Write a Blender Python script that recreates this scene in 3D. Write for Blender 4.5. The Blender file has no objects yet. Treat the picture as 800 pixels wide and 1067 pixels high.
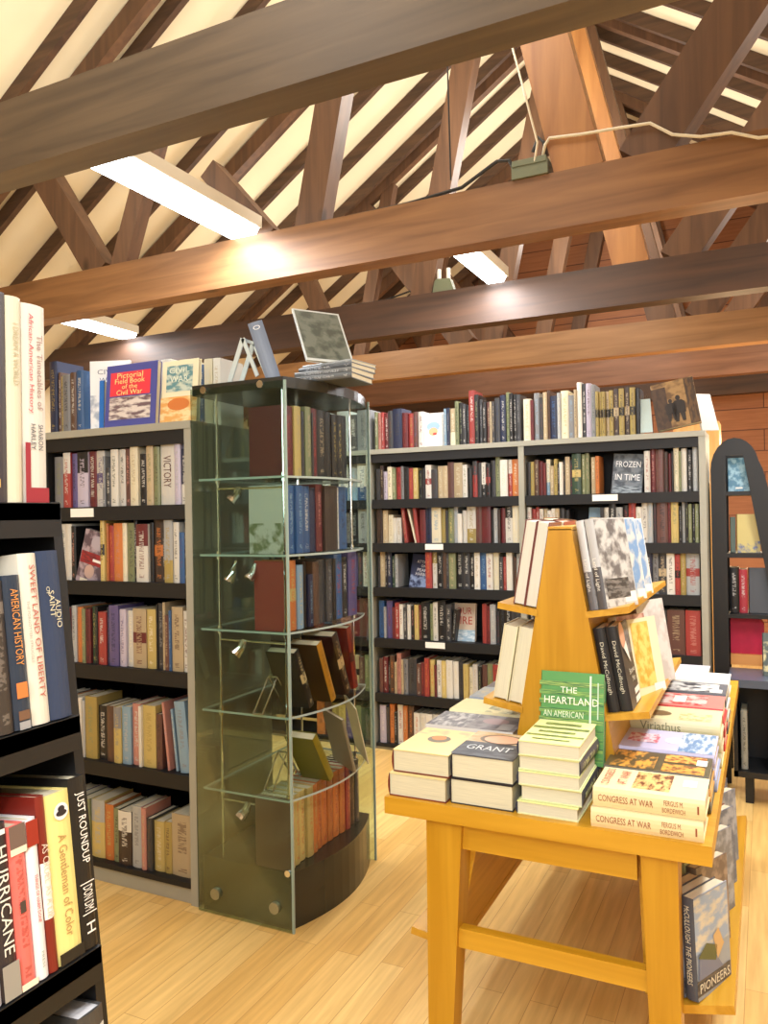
import bpy, math, random
from mathutils import Vector, Matrix
random.seed(7)
COL = bpy.context.scene.collection
PI = math.pi

# ------------------------------------------------------------------ helpers
def lin(c):
    return tuple((v/12.92 if v <= .04045 else ((v+.055)/1.055)**2.4) for v in c)
def rgb(r, g, b): return lin((r/255, g/255, b/255))

PAL = {'K': (24,23,26), 'k': (58,58,62), 'W': (228,222,206), 'w': (214,208,196), 'C': (232,218,176), 'T': (196,168,120),
       'B': (96,60,40), 'b': (62,42,34), 'R': (186,48,42), 'r': (122,28,34), 'O': (226,112,32), 'Y': (214,182,84), 'y': (178,148,58),
       'G': (44,74,50), 'g': (128,136,84), 'N': (30,40,78), 'U': (40,92,158), 'L': (128,170,200), 'P': (92,76,140),
       'p': (214,130,112), 'S': (130,130,132), 's': (176,178,176), 'm': (110,62,52), 'l': (196,182,206)}
NAME = {'K': 'black', 'k': 'charcoal', 'W': 'white', 'w': 'off-white', 'C': 'cream', 'T': 'tan', 'B': 'brown', 'b': 'dark brown',
        'R': 'red', 'r': 'maroon', 'O': 'orange', 'Y': 'yellow', 'y': 'mustard', 'G': 'dark green', 'g': 'olive', 'N': 'navy',
        'U': 'blue', 'L': 'light blue', 'P': 'purple', 'p': 'salmon pink', 'S': 'grey', 's': 'light grey', 'm': 'reddish brown', 'l': 'lavender'}
def pal(ch):
    r, g, b = PAL[ch]; l = .3*r+.59*g+.11*b; return rgb(*[min(255, (q*.74+l*.26)*.90+4) for q in (r, g, b)])
ORD = ['first','second','third','fourth','fifth','sixth','seventh','eighth','ninth','tenth','eleventh','twelfth','thirteenth','fourteenth',
       'fifteenth','sixteenth','seventeenth','eighteenth','nineteenth','twentieth'] + ['twenty-'+s for s in
       ('first','second','third','fourth','fifth','sixth','seventh','eighth','ninth')] + ['thirtieth'] + ['thirty-'+s for s in
       ('first','second','third','fourth','fifth','sixth','seventh','eighth','ninth')] + ['fortieth', 'forty-first', 'forty-second']

def tag(o, label=None, cat=None, group=None, kind=None):
    if label: o['label'] = label
    if cat: o['category'] = cat
    if group: o['group'] = group
    if kind: o['kind'] = kind
    return o
def empty(name, loc, label, cat, group=None, kind=None):
    o = bpy.data.objects.new(name, None); COL.objects.link(o); o.location = loc; o.empty_display_size = .05
    return tag(o, label, cat, group, kind)

class MB:
    """mesh builder: faces with material slot, colours and uv"""
    def __init__(s):
        s.v = []; s.f = []; s.m = []; s.c = []; s.i = []; s.p = []; s.uv = []
    def face(s, pts, mat=0, c=(1,1,1), i=(0,0,0), p=(0,0,0,0), uv=None):
        n = len(s.v); s.v += [tuple(q) for q in pts]; s.f.append(tuple(range(n, n+len(pts)))); s.m.append(mat)
        k = len(pts); s.c += [(*c, 1)]*k; s.i += [(*i, 1)]*k; s.p += [p]*k
        s.uv += (uv if uv else [(0,0),(1,0),(1,1),(0,1)][:k] if k <= 4 else [(0,0)]*k)
    def box(s, a, b, mat=0, **k):
        x0,y0,z0 = a; x1,y1,z1 = b
        P = [(x0,y0,z0),(x1,y0,z0),(x1,y1,z0),(x0,y1,z0),(x0,y0,z1),(x1,y0,z1),(x1,y1,z1),(x0,y1,z1)]
        for q in ((0,3,2,1),(4,5,6,7),(0,1,5,4),(1,2,6,5),(2,3,7,6),(3,0,4,7)): s.face([P[j] for j in q], mat, **k)
    def hexa(s, P, mat=0, **k):
        """8 points ordered like box"""
        for q in ((0,3,2,1),(4,5,6,7),(0,1,5,4),(1,2,6,5),(2,3,7,6),(3,0,4,7)): s.face([P[j] for j in q], mat, **k)
    def prism(s, poly, z0, z1, mat=0, side=None, axis='z', **k):
        """poly counter-clockwise seen from +axis; axis z: (x,y); axis y: (x,z) extruded along y"""
        if axis == 'z': f = lambda p, h: (p[0], p[1], h)
        elif axis == 'y': f = lambda p, h: (p[0], h, p[1])
        else: f = lambda p, h: (h, p[0], p[1])
        fl = (axis == 'y')
        top = [f(p, z1) for p in poly]; bot = [f(p, z0) for p in poly]
        s.face(top[::-1] if fl else top, mat, **k); s.face(bot if fl else bot[::-1], mat, **k)
        n = len(poly)
        for j in range(n):
            q = [bot[j], bot[(j+1)%n], top[(j+1)%n], top[j]]
            s.face(q[::-1] if fl else q, mat if side is None else side, **k)
    def bar(s, a, b, w, d, ref=(0,1,0), mat=0, **k):
        """box beam from a to b; w across, d along ref"""
        a = Vector(a); b = Vector(b); t = (b-a).normalized(); r = Vector(ref)
        r = (r - t*r.dot(t)).normalized(); u = t.cross(r)
        P = []
        for base in (a, b):
            for su, sr in ((-1,-1),(1,-1),(1,1),(-1,1)): P.append(base + u*su*w/2 + r*sr*d/2)
        s.hexa([P[0],P[1],P[2],P[3],P[4],P[5],P[6],P[7]], mat, **k)
    def tube(s, pts, r, n=8, mat=0, cap=True, **k):
        pts = [Vector(p) for p in pts]; rings = []
        up = Vector((0,0,1))
        for j, p in enumerate(pts):
            t = (pts[min(j+1, len(pts)-1)] - pts[max(j-1, 0)]).normalized()
            a = up if abs(t.dot(up)) < .95 else Vector((1,0,0))
            e1 = t.cross(a).normalized(); e2 = t.cross(e1)
            rr = r[j] if isinstance(r, (list, tuple)) else r
            rings.append([p + (e1*math.cos(q*2*PI/n) + e2*math.sin(q*2*PI/n))*rr for q in range(n)])
        for j in range(len(rings)-1):
            for q in range(n):
                s.face([rings[j][q], rings[j+1][q], rings[j+1][(q+1)%n], rings[j][(q+1)%n]], mat, **k)
        if cap: s.face(rings[0], mat, **k); s.face(rings[-1][::-1], mat, **k)
    def build(s, name, mats, parent=None, loc=None, matrix=None, smooth=False, merge=True):
        me = bpy.data.meshes.new(name)
        if merge and not s.has_col():
            key = {}; nv = []; idx = []
            for v in s.v:
                q = (round(v[0],5), round(v[1],5), round(v[2],5))
                if q not in key: key[q] = len(nv); nv.append(q)
                idx.append(key[q])
            fs = []; keep = []
            for fi, f in enumerate(s.f):
                g = []
                for j in f:
                    if not g or idx[j] != g[-1]: g.append(idx[j])
                if len(g) > 1 and g[0] == g[-1]: g.pop()
                if len(set(g)) == len(g) and len(g) > 2: fs.append(g); keep.append(fi)
            me.from_pydata(nv, [], fs); me.update()
            for pl, fi in zip(me.polygons, keep): pl.material_index = s.m[fi]; pl.use_smooth = smooth
        else:
            me.from_pydata(s.v, [], s.f); me.update()
            for pl, m in zip(me.polygons, s.m): pl.material_index = m; pl.use_smooth = smooth
            for nm, dat in (('Col', s.c), ('Ink', s.i), ('Par', s.p)):
                at = me.attributes.new(nm, 'FLOAT_COLOR', 'CORNER')
                at.data.foreach_set('color', [x for c in dat for x in c])
            uv = me.uv_layers.new(name='UVMap'); uv.data.foreach_set('uv', [x for c in s.uv for x in c])
        for m in (mats if isinstance(mats, (list, tuple)) else [mats]): me.materials.append(m)
        o = bpy.data.objects.new(name, me); COL.objects.link(o)
        if parent: o.parent = parent
        if loc is not None: o.location = loc
        if matrix is not None: o.matrix_world = matrix
        return o
    def has_col(s): return any(p[3] > 0 for p in s.p[::4]) or any(c[:3] != (1,1,1) for c in s.c[::4])
    def add(s, o, M=None):
        n = len(s.v); s.v += [tuple(M @ Vector(v)) if M else v for v in o.v]
        s.f += [tuple(j+n for j in f) for f in o.f]; s.m += o.m; s.c += o.c; s.i += o.i; s.p += o.p; s.uv += o.uv

_tc = {}
def text_mesh(t):
    if t in _tc: return _tc[t]
    cu = bpy.data.curves.new('t', 'FONT'); cu.body = t; cu.resolution_u = 2; cu.align_x = 'CENTER'
    ob = bpy.data.objects.new('t', cu); COL.objects.link(ob)
    dg = bpy.context.evaluated_depsgraph_get(); me = bpy.data.meshes.new_from_object(ob.evaluated_get(dg))
    vs = [v.co.copy() for v in me.vertices]; fs = [tuple(p.vertices) for p in me.polygons]
    bpy.data.objects.remove(ob); bpy.data.curves.remove(cu); bpy.data.meshes.remove(me)
    x0 = min(v.x for v in vs); x1 = max(v.x for v in vs); y0 = min(v.y for v in vs); y1 = max(v.y for v in vs)
    vs = [((v.x-x0)/(x1-x0)-.5, (v.y-y0)/(y1-y0)-.5) for v in vs]
    _tc[t] = (vs, fs); return _tc[t]
def put_text(mb, t, c, d, u, length, height, col, mat=0, lift=.0006):
    """text t fitted to a length x height box centred on c, reading along d with letter tops along u"""
    vs, fs = text_mesh(t); c = Vector(c); d = Vector(d).normalized(); u = Vector(u).normalized(); n = d.cross(u)
    P = [c + n*lift + d*x*length + u*y*height for x, y in vs]
    for f in fs: mb.face([P[j] for j in f], mat, c=col, i=col, p=(0,0,0,.01))

# ------------------------------------------------------------------ materials
def newmat(name):
    m = bpy.data.materials.new(name); m.use_nodes = True; nt = m.node_tree
    for n in list(nt.nodes): nt.nodes.remove(n)
    out = nt.nodes.new('ShaderNodeOutputMaterial'); return m, nt, out
def pbsdf(nt, out, **k):
    b = nt.nodes.new('ShaderNodeBsdfPrincipled'); nt.links.new(b.outputs[0], out.inputs[0])
    for a, v in k.items(): b.inputs[a.replace('_', ' ')].default_value = v
    return b
def simple(name, col, rough=.5, metal=0, noise=.0, scale=8, bump=0):
    m, nt, out = newmat(name); b = pbsdf(nt, out, Roughness=rough, Metallic=metal)
    tc = nt.nodes.new('ShaderNodeTexCoord'); n = nt.nodes.new('ShaderNodeTexNoise'); n.inputs['Scale'].default_value = scale
    nt.links.new(tc.outputs['Object'], n.inputs['Vector'])
    r = nt.nodes.new('ShaderNodeValToRGB'); a = max(0, 1-noise); c = 1+noise
    r.color_ramp.elements[0].position = .3; r.color_ramp.elements[1].position = .7
    r.color_ramp.elements[0].color = (*[min(1, q*a) for q in col], 1); r.color_ramp.elements[1].color = (*[min(1, q*c) for q in col], 1)
    nt.links.new(n.outputs['Fac'], r.inputs[0]); nt.links.new(r.outputs[0], b.inputs['Base Color'])
    if bump:
        bp = nt.nodes.new('ShaderNodeBump'); bp.inputs['Strength'].default_value = bump; nt.links.new(n.outputs['Fac'], bp.inputs['Height'])
        nt.links.new(bp.outputs[0], b.inputs['Normal'])
    return m
def wood(name, c1, c2, axis='x', scale=1.0, rough=.5, knots=False, stretch=14):
    m, nt, out = newmat(name); b = pbsdf(nt, out, Roughness=rough)
    tc = nt.nodes.new('ShaderNodeTexCoord'); mp = nt.nodes.new('ShaderNodeMapping')
    s = {'x': (1, stretch, stretch), 'y': (stretch, 1, stretch), 'z': (stretch, stretch, 1)}[axis]
    mp.inputs['Scale'].default_value = [q*scale for q in s]; nt.links.new(tc.outputs['Object'], mp.inputs['Vector'])
    n = nt.nodes.new('ShaderNodeTexNoise'); n.inputs['Scale'].default_value = 1.6; n.inputs['Detail'].default_value = 6; n.inputs['Distortion'].default_value = .6
    nt.links.new(mp.outputs[0], n.inputs['Vector'])
    r = nt.nodes.new('ShaderNodeValToRGB'); r.color_ramp.elements[0].position = .32; r.color_ramp.elements[1].position = .68
    r.color_ramp.elements[0].color = (*c1, 1); r.color_ramp.elements[1].color = (*c2, 1)
    nt.links.new(n.outputs['Fac'], r.inputs[0]); last = r.outputs[0]
    if knots:
        v = nt.nodes.new('ShaderNodeTexVoronoi'); v.inputs['Scale'].default_value = 1.3
        mp2 = nt.nodes.new('ShaderNodeMapping'); mp2.inputs['Scale'].default_value = {'x': (1,2,2), 'y': (2,1,2), 'z': (2,2,1)}[axis]
        nt.links.new(tc.outputs['Object'], mp2.inputs['Vector']); nt.links.new(mp2.outputs[0], v.inputs['Vector'])
        rr = nt.nodes.new('ShaderNodeValToRGB'); rr.color_ramp.elements[0].position = .03; rr.color_ramp.elements[1].position = .09
        rr.color_ramp.elements[0].color = (.25,.2,.16,1); rr.color_ramp.elements[1].color = (1,1,1,1)
        nt.links.new(v.outputs['Distance'], rr.inputs[0])
        mx = nt.nodes.new('ShaderNodeMixRGB'); mx.blend_type = 'MULTIPLY'; mx.inputs[0].default_value = .8
        nt.links.new(last, mx.inputs[1]); nt.links.new(rr.outputs[0], mx.inputs[2]); last = mx.outputs[0]
    nt.links.new(last, b.inputs['Base Color'])
    bp = nt.nodes.new('ShaderNodeBump'); bp.inputs['Strength'].default_value = .08; nt.links.new(n.outputs['Fac'], bp.inputs['Height'])
    nt.links.new(bp.outputs[0], b.inputs['Normal'])
    return m
def planks(name, c1, c2, w, l, gap, rough, plane='xy', joint=(.3,.2,.1)):
    """boards of width w and length l; plane xy: running along y; plane xz: running along x"""
    m, nt, out = newmat(name); b = pbsdf(nt, out, Roughness=rough)
    tc = nt.nodes.new('ShaderNodeTexCoord'); sp = nt.nodes.new('ShaderNodeSeparateXYZ'); nt.links.new(tc.outputs['Object'], sp.inputs[0])
    cb = nt.nodes.new('ShaderNodeCombineXYZ')
    if plane == 'xy': nt.links.new(sp.outputs['Y'], cb.inputs[0]); nt.links.new(sp.outputs['X'], cb.inputs[1])
    else: nt.links.new(sp.outputs['X'], cb.inputs[0]); nt.links.new(sp.outputs['Z'], cb.inputs[1])
    br = nt.nodes.new('ShaderNodeTexBrick'); br.offset = .37; br.offset_frequency = 2; br.squash = 1
    br.inputs['Scale'].default_value = 1; br.inputs['Brick Width'].default_value = l; br.inputs['Row Height'].default_value = w
    br.inputs['Mortar Size'].default_value = gap; br.inputs['Mortar Smooth'].default_value = .2; br.inputs['Bias'].default_value = 0
    br.inputs['Color1'].default_value = (*c1, 1); br.inputs['Color2'].default_value = (*c2, 1); br.inputs['Mortar'].default_value = (*joint, 1)
    nt.links.new(cb.outputs[0], br.inputs['Vector'])
    mp = nt.nodes.new('ShaderNodeMapping'); mp.inputs['Scale'].default_value = (1.5, 22, 1); nt.links.new(cb.outputs[0], mp.inputs['Vector'])
    n = nt.nodes.new('ShaderNodeTexNoise'); n.inputs['Scale'].default_value = 2.0; n.inputs['Detail'].default_value = 5; nt.links.new(mp.outputs[0], n.inputs['Vector'])
    r = nt.nodes.new('ShaderNodeValToRGB'); r.color_ramp.elements[0].position = .3; r.color_ramp.elements[1].position = .7
    r.color_ramp.elements[0].color = (.8,.76,.7,1); r.color_ramp.elements[1].color = (1.05,1.05,1.05,1)
    nt.links.new(n.outputs['Fac'], r.inputs[0])
    mx = nt.nodes.new('ShaderNodeMixRGB'); mx.blend_type = 'MULTIPLY'; mx.inputs[0].default_value = 1
    nt.links.new(br.outputs['Color'], mx.inputs[1]); nt.links.new(r.outputs[0], mx.inputs[2]); nt.links.new(mx.outputs[0], b.inputs['Base Color'])
    return m
def emis(name, col, st):
    m, nt, out = newmat(name); e = nt.nodes.new('ShaderNodeEmission'); e.inputs[0].default_value = (*col, 1); e.inputs[1].default_value = st
    nt.links.new(e.outputs[0], out.inputs[0]); return m
def glass(name, tint, refl=1.0, rough=.02):
    m, nt, out = newmat(name)
    t = nt.nodes.new('ShaderNodeBsdfTransparent'); t.inputs[0].default_value = (*tint, 1)
    g = nt.nodes.new('ShaderNodeBsdfGlossy'); g.inputs['Roughness'].default_value = rough
    fr = nt.nodes.new('ShaderNodeFresnel'); fr.inputs[0].default_value = 1.5
    mt = nt.nodes.new('ShaderNodeMath'); mt.operation = 'MULTIPLY'; mt.inputs[1].default_value = refl
    mx = nt.nodes.new('ShaderNodeMixShader'); nt.links.new(fr.outputs[0], mt.inputs[0]); nt.links.new(mt.outputs[0], mx.inputs[0])
    nt.links.new(t.outputs[0], mx.inputs[1]); nt.links.new(g.outputs[0], mx.inputs[2]); nt.links.new(mx.outputs[0], out.inputs[0])
    return m
def book_material():
    m, nt, out = newmat('book_jacket'); b = pbsdf(nt, out, Roughness=.42)
    L = nt.links.new
    def N(t, **k):
        n = nt.nodes.new(t)
        for a, v in k.items(): setattr(n, a, v)
        return n
    def M(op, a, b2=None, c=None):
        n = N('ShaderNodeMath', operation=op)
        for j, q in enumerate((a, b2, c)):
            if q is None: continue
            if isinstance(q, (int, float)): n.inputs[j].default_value = q
            else: L(q, n.inputs[j])
        return n.outputs[0]
    col = N('ShaderNodeAttribute', attribute_name='Col'); ink = N('ShaderNodeAttribute', attribute_name='Ink'); par = N('ShaderNodeAttribute', attribute_name='Par')
    ps = N('ShaderNodeSeparateColor'); L(par.outputs['Color'], ps.inputs[0])
    uv = N('ShaderNodeUVMap'); us = N('ShaderNodeSeparateXYZ'); L(uv.outputs[0], us.inputs[0])
    u = us.outputs[0]; v = us.outputs[1]; seed = ps.outputs[0]
    isspine = M('GREATER_THAN', par.outputs['Alpha'], .6); letters = M('GREATER_THAN', par.outputs['Alpha'], .9); iscover = M('MULTIPLY', M('GREATER_THAN', par.outputs['Alpha'], .4), M('LESS_THAN', par.outputs['Alpha'], .6))
    ispage = M('MULTIPLY', M('GREATER_THAN', par.outputs['Alpha'], .15), M('LESS_THAN', par.outputs['Alpha'], .3))
    # lettering-like flecks along the spine
    cb = N('ShaderNodeCombineXYZ'); L(M('MULTIPLY', u, 3.2), cb.inputs[0]); L(M('MULTIPLY', v, 46), cb.inputs[1]); L(M('MULTIPLY', seed, 91), cb.inputs[2])
    n1 = N('ShaderNodeTexNoise'); n1.inputs['Scale'].default_value = 1; n1.inputs['Detail'].default_value = 1.5; L(cb.outputs[0], n1.inputs['Vector'])
    let = M('GREATER_THAN', n1.outputs['Fac'], .5)
    inu = M('MULTIPLY', M('GREATER_THAN', u, .3), M('LESS_THAN', u, .7))
    a = M('ADD', .22, M('MULTIPLY', seed, .2))
    t1 = M('MULTIPLY', M('GREATER_THAN', v, a), M('LESS_THAN', v, .88)); t2 = M('MULTIPLY', M('GREATER_THAN', v, .06), M('LESS_THAN', v, .13))
    lm = M('MULTIPLY', M('MULTIPLY', let, inu), M('MAXIMUM', t1, t2))
    band = M('MULTIPLY', M('GREATER_THAN', v, ps.outputs[1]), M('LESS_THAN', v, ps.outputs[2]))
    fac = M('MULTIPLY', isspine, M('ABSOLUTE', M('SUBTRACT', band, M('MULTIPLY', M('MULTIPLY', lm, letters), .6))))
    # printed picture on a cover
    cb2 = N('ShaderNodeCombineXYZ'); L(M('MULTIPLY', u, 4), cb2.inputs[0]); L(M('MULTIPLY', v, 6), cb2.inputs[1]); L(M('MULTIPLY', seed, 37), cb2.inputs[2])
    n2 = N('ShaderNodeTexNoise'); n2.inputs['Scale'].default_value = 1; n2.inputs['Detail'].default_value = 4; L(cb2.outputs[0], n2.inputs['Vector'])
    pic = N('ShaderNodeMapRange'); pic.inputs[1].default_value = .44; pic.inputs[2].default_value = .6; L(n2.outputs['Fac'], pic.inputs[0])
    inpic = M('MULTIPLY', M('GREATER_THAN', v, ps.outputs[1]), M('LESS_THAN', v, ps.outputs[2]))
    fac2 = M('MULTIPLY', iscover, M('MULTIPLY', inpic, pic.outputs[0]))
    # page edges
    w = N('ShaderNodeTexNoise'); w.inputs['Scale'].default_value = 1; w.inputs['Detail'].default_value = 2
    cb3 = N('ShaderNodeCombineXYZ'); L(M('MULTIPLY', u, 60), cb3.inputs[0]); L(M('MULTIPLY', v, 2), cb3.inputs[1]); L(cb3.outputs[0], w.inputs['Vector'])
    dk = M('SUBTRACT', 1, M('MULTIPLY', ispage, M('MULTIPLY', w.outputs['Fac'], .45)))
    mx = N('ShaderNodeMixRGB'); L(M('MINIMUM', 1, M('ADD', fac, fac2)), mx.inputs[0]); L(col.outputs['Color'], mx.inputs[1]); L(ink.outputs['Color'], mx.inputs[2])
    mu = N('ShaderNodeVectorMath', operation='SCALE'); L(mx.outputs[0], mu.inputs[0]); L(dk, mu.inputs['Scale'])
    L(mu.outputs[0], b.inputs['Base Color'])
    L(M('ADD', .38, M('MULTIPLY', ispage, .5)), b.inputs['Roughness'])
    return m
M_BOOK = book_material()
M_ROOF = simple('roof_panel', rgb(238,226,196), .8, noise=.05, scale=2)
M_RAFT = wood('rafter_wood', rgb(66,46,34), rgb(92,66,46), 'x', 1, .6)
M_BEAM = [wood('beam_dark', rgb(88,76,64), rgb(112,96,78), 'x', .8, .55, True), wood('beam_honey', rgb(120,82,50), rgb(152,108,68), 'x', .8, .5, True),
          wood('beam_umber', rgb(62,44,34), rgb(84,58,42), 'x', .8, .55, True), wood('beam_oak', rgb(140,102,66), rgb(168,126,84), 'x', .8, .5, True),
          wood('beam_red', rgb(108,76,58), rgb(134,96,74), 'x', .8, .5, True)]
M_STRUT_LIT = wood('strut_wood_lit', rgb(150,98,50), rgb(178,124,68), 'z', .8, .5, True)  # brighter copy for the thick struts, lamplight put into the wood colour
M_STRUT2 = wood('strut_dark', rgb(88,62,44), rgb(112,80,56), 'z', .8, .55, True)
M_FLOOR = planks('maple_floor', rgb(232,196,126), rgb(216,172,98), .085, .9, .0012, .28, 'xy', rgb(186,140,78))
M_GABLE = planks('red_pine_boards', rgb(172,114,74), rgb(154,98,62), .24, 3.2, .006, .6, 'xz', rgb(90,46,28))
M_WALL = simple('cream_plaster', rgb(226,212,180), .8, noise=.04, scale=3)
M_OAK = wood('golden_oak', rgb(184,132,22), rgb(204,152,40), 'x', 1, .38, stretch=18)
M_OAKZ = wood('golden_oak_upright', rgb(180,128,20), rgb(200,148,36), 'z', 1, .38, stretch=18)
M_OAKY = wood('golden_oak_long', rgb(184,132,26), rgb(206,156,50), 'y', 1, .38, stretch=18)
M_GREY = simple('grey_laminate', rgb(158,156,142), .45, noise=.04, scale=6)
M_BLK = simple('black_shelf_board', rgb(13,13,15), .6, noise=.1)
M_BLK2 = simple('black_stained_wood', rgb(17,17,19), .5, noise=.2, scale=5)
M_GLASS = glass('clear_glass', (.965,.98,.97), .3)
M_GLASS2 = glass('side_glass', (.80,.89,.85), .4)
M_GEDGE = simple('glass_edge', rgb(184,196,188), .2)
M_CHR = simple('chrome', (.75,.77,.78), .12, 1.0)
M_PLINTH = simple('dark_plinth', rgb(44,42,34), .25, noise=.08)
M_TUBE = emis('lit_diffuser', (.93,.97,1.0), 14)
M_WHITE = simple('white_paper', rgb(240,238,230), .7)
M_HOUS = simple('light_housing', rgb(200,186,160), .5)
M_CABLE = simple('white_cable', rgb(236,228,208), .5)
M_DCAB = simple('dark_cable', rgb(40,42,44), .5)
M_JBOX = simple('grey_green_box', rgb(112,118,92), .5)
M_PLAST = simple('clear_acrylic', rgb(206,216,214), .1)

# ------------------------------------------------------------------ books
PAGE = rgb(236,224,192)
def vary(c, k=.12):
    f = 1 + random.uniform(-k, k); return tuple(min(1, max(0, q*f)) for q in c)
def book_mesh(w, h, t, col, ink, cover=None, cink=None, band=None, pband=(0,0), seed=None, split=False, back=None, page=PAGE, plain=False):
    """local: x 0 (spine) -> w, y 0 -> t, z 0 -> h. y=t side is the 'front' cover when flipped as needed"""
    sd = random.random() if seed is None else seed
    c = MB(); g = MB()
    b0, b1 = band if band else (2, 2)
    cover = cover or col; cink = cink or ink; back = back or cover
    bt = min(.0028, t*.14); r = min(.005, t*.22)
    # boards
    def board(y0, y1, cc, ci, outer):
        P = dict(c=cc, i=ci, p=(sd, pband[0], pband[1], .5))
        Q = dict(c=cc, i=ci, p=(0,0,0,.01))
        xs = r; x1 = w
        c.face([(xs,y0,0),(x1,y0,0),(x1,y0,h),(xs,y0,h)], **(P if outer == 0 else Q), uv=[(1,0),(0,0),(0,1),(1,1)] if False else [(0,0),(1,0),(1,1),(0,1)])
        c.face([(x1,y1,0),(xs,y1,0),(xs,y1,h),(x1,y1,h)], **(P if outer == 1 else Q), uv=[(0,0),(1,0),(1,1),(0,1)])
        c.face([(x1,y0,0),(x1,y1,0),(x1,y1,h),(x1,y0,h)], **Q)
        c.face([(xs,y0,h),(x1,y0,h),(x1,y1,h),(xs,y1,h)], **Q); c.face([(xs,y1,0),(x1,y1,0),(x1,y0,0),(xs,y0,0)], **Q)
    board(0, bt, back, cink, 0); board(t-bt, t, cover, cink, 1)
    # rounded spine
    n = 5; pts = []
    for j in range(n+1):
        q = j/n; pts.append((r*(1-math.sin(q*PI)**.8) if 0 < j < n else r, t*q))
    for j in range(n):
        (xa, ya), (xb, yb) = pts[j], pts[j+1]; ua = 1-ya/t; ub = 1-yb/t
        c.face([(xb,yb,0),(xa,ya,0),(xa,ya,h),(xb,yb,h)], c=col, i=ink, p=(sd, b0, b1, .75 if plain else 1), uv=[(ub,0),(ua,0),(ua,1),(ub,1)])
    c.face([(x,y,h) for x, y in pts], c=col, i=ink, p=(0,0,0,.01)); c.face([(x,y,0) for x, y in pts[::-1]], c=col, i=ink, p=(0,0,0,.01))
    # pages
    e = .003; x0 = r; x1 = w-e; y0 = bt; y1 = t-bt; z0 = e; z1 = h-e
    K = dict(c=page, i=page, p=(0,0,0,.2))
    g.face([(x0,y0,z1),(x1,y0,z1),(x1,y1,z1),(x0,y1,z1)], uv=[(0,0),(0,1),(1,1),(1,0)], **K)
    g.face([(x0,y1,z0),(x1,y1,z0),(x1,y0,z0),(x0,y0,z0)], uv=[(0,0),(0,1),(1,1),(1,0)], **K)
    g.face([(x1,y0,z0),(x1,y1,z0),(x1,y1,z1),(x1,y0,z1)], uv=[(0,0),(1,0),(1,1),(0,1)], **K)
    if split: return c, g
    c.add(g); return c
def frame(o, x, y, z):
    x, y, z = (Vector(q).normalized() for q in (x, y, z))
    M = Matrix((( x.x, y.x, z.x, o[0]), (x.y, y.y, z.y, o[1]), (x.z, y.z, z.z, o[2]), (0,0,0,1))); return M
def big_book(M, w, h, t, col, ink, label, cat='book', group=None, texts=(), ctexts=(), name='book', extra=None, **k):
    """a book near enough to show its cover and page block; texts: (string, z-centre frac, length frac, width frac, colour[, shift])"""
    if texts: k['plain'] = True
    c, g = book_mesh(w, h, t, col, ink, split=True, **k)
    for tx in texts:
        s, zc, ln, wd, tc = tx[:5]; sh = tx[5] if len(tx) > 5 else 0
        put_text(c, s, (-.0004, t*(.5+sh), h*zc), (0,0,-1), (0,-1,0), h*ln, t*wd, tc)
    for tx in ctexts:     # on the y=t cover (normal +y); reading direction -x, up z
        s, xc, zc, ln, ht, tc, side = tx
        if side: put_text(c, s, (w*xc, t, h*zc), (-1,0,0), (0,0,1), w*ln, h*ht, tc, lift=.003)
        else: put_text(c, s, (w*xc, 0, h*zc), (1,0,0), (0,0,1), w*ln, h*ht, tc, lift=.0032 if extra else .0008)
    if extra: extra(c, w, h, t)
    root = empty(name, (0,0,0), label, cat, group); root.matrix_world = M
    a = c.build('cover', M_BOOK); a.parent = root
    b = g.build('page_block', M_BOOK); b.parent = root
    return root
def rect(c, x0, x1, z0, z1, y, col, side=1, ink=None, pic=None):
    """flat printed patch on a cover (side 1: y=t face, 0: y=0 face)"""
    c.lv = getattr(c, 'lv', 0)+1; e = .0004+.00022*c.lv; yy = y+e if side else y-e
    P = [(x1,yy,z0),(x0,yy,z0),(x0,yy,z1),(x1,yy,z1)] if side else [(x0,yy,z0),(x1,yy,z0),(x1,yy,z1),(x0,yy,z1)]
    c.face(P, c=col, i=ink or col, p=((pic or 0), 0, 1, .5 if ink else .01), uv=[(0,0),(1,0),(1,1),(0,1)])
def oval(c, xc, zc, rx, rz, y, col, side=1, n=18):
    c.lv = getattr(c, 'lv', 0)+1; e = .0004+.00022*c.lv; yy = y+e if side else y-e
    P = [(xc+rx*math.cos(a*2*PI/n)*(-1 if side else 1), yy, zc+rz*math.sin(a*2*PI/n)) for a in range(n)]
    c.face(P, c=col, i=col, p=(0,0,0,.01))

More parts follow.
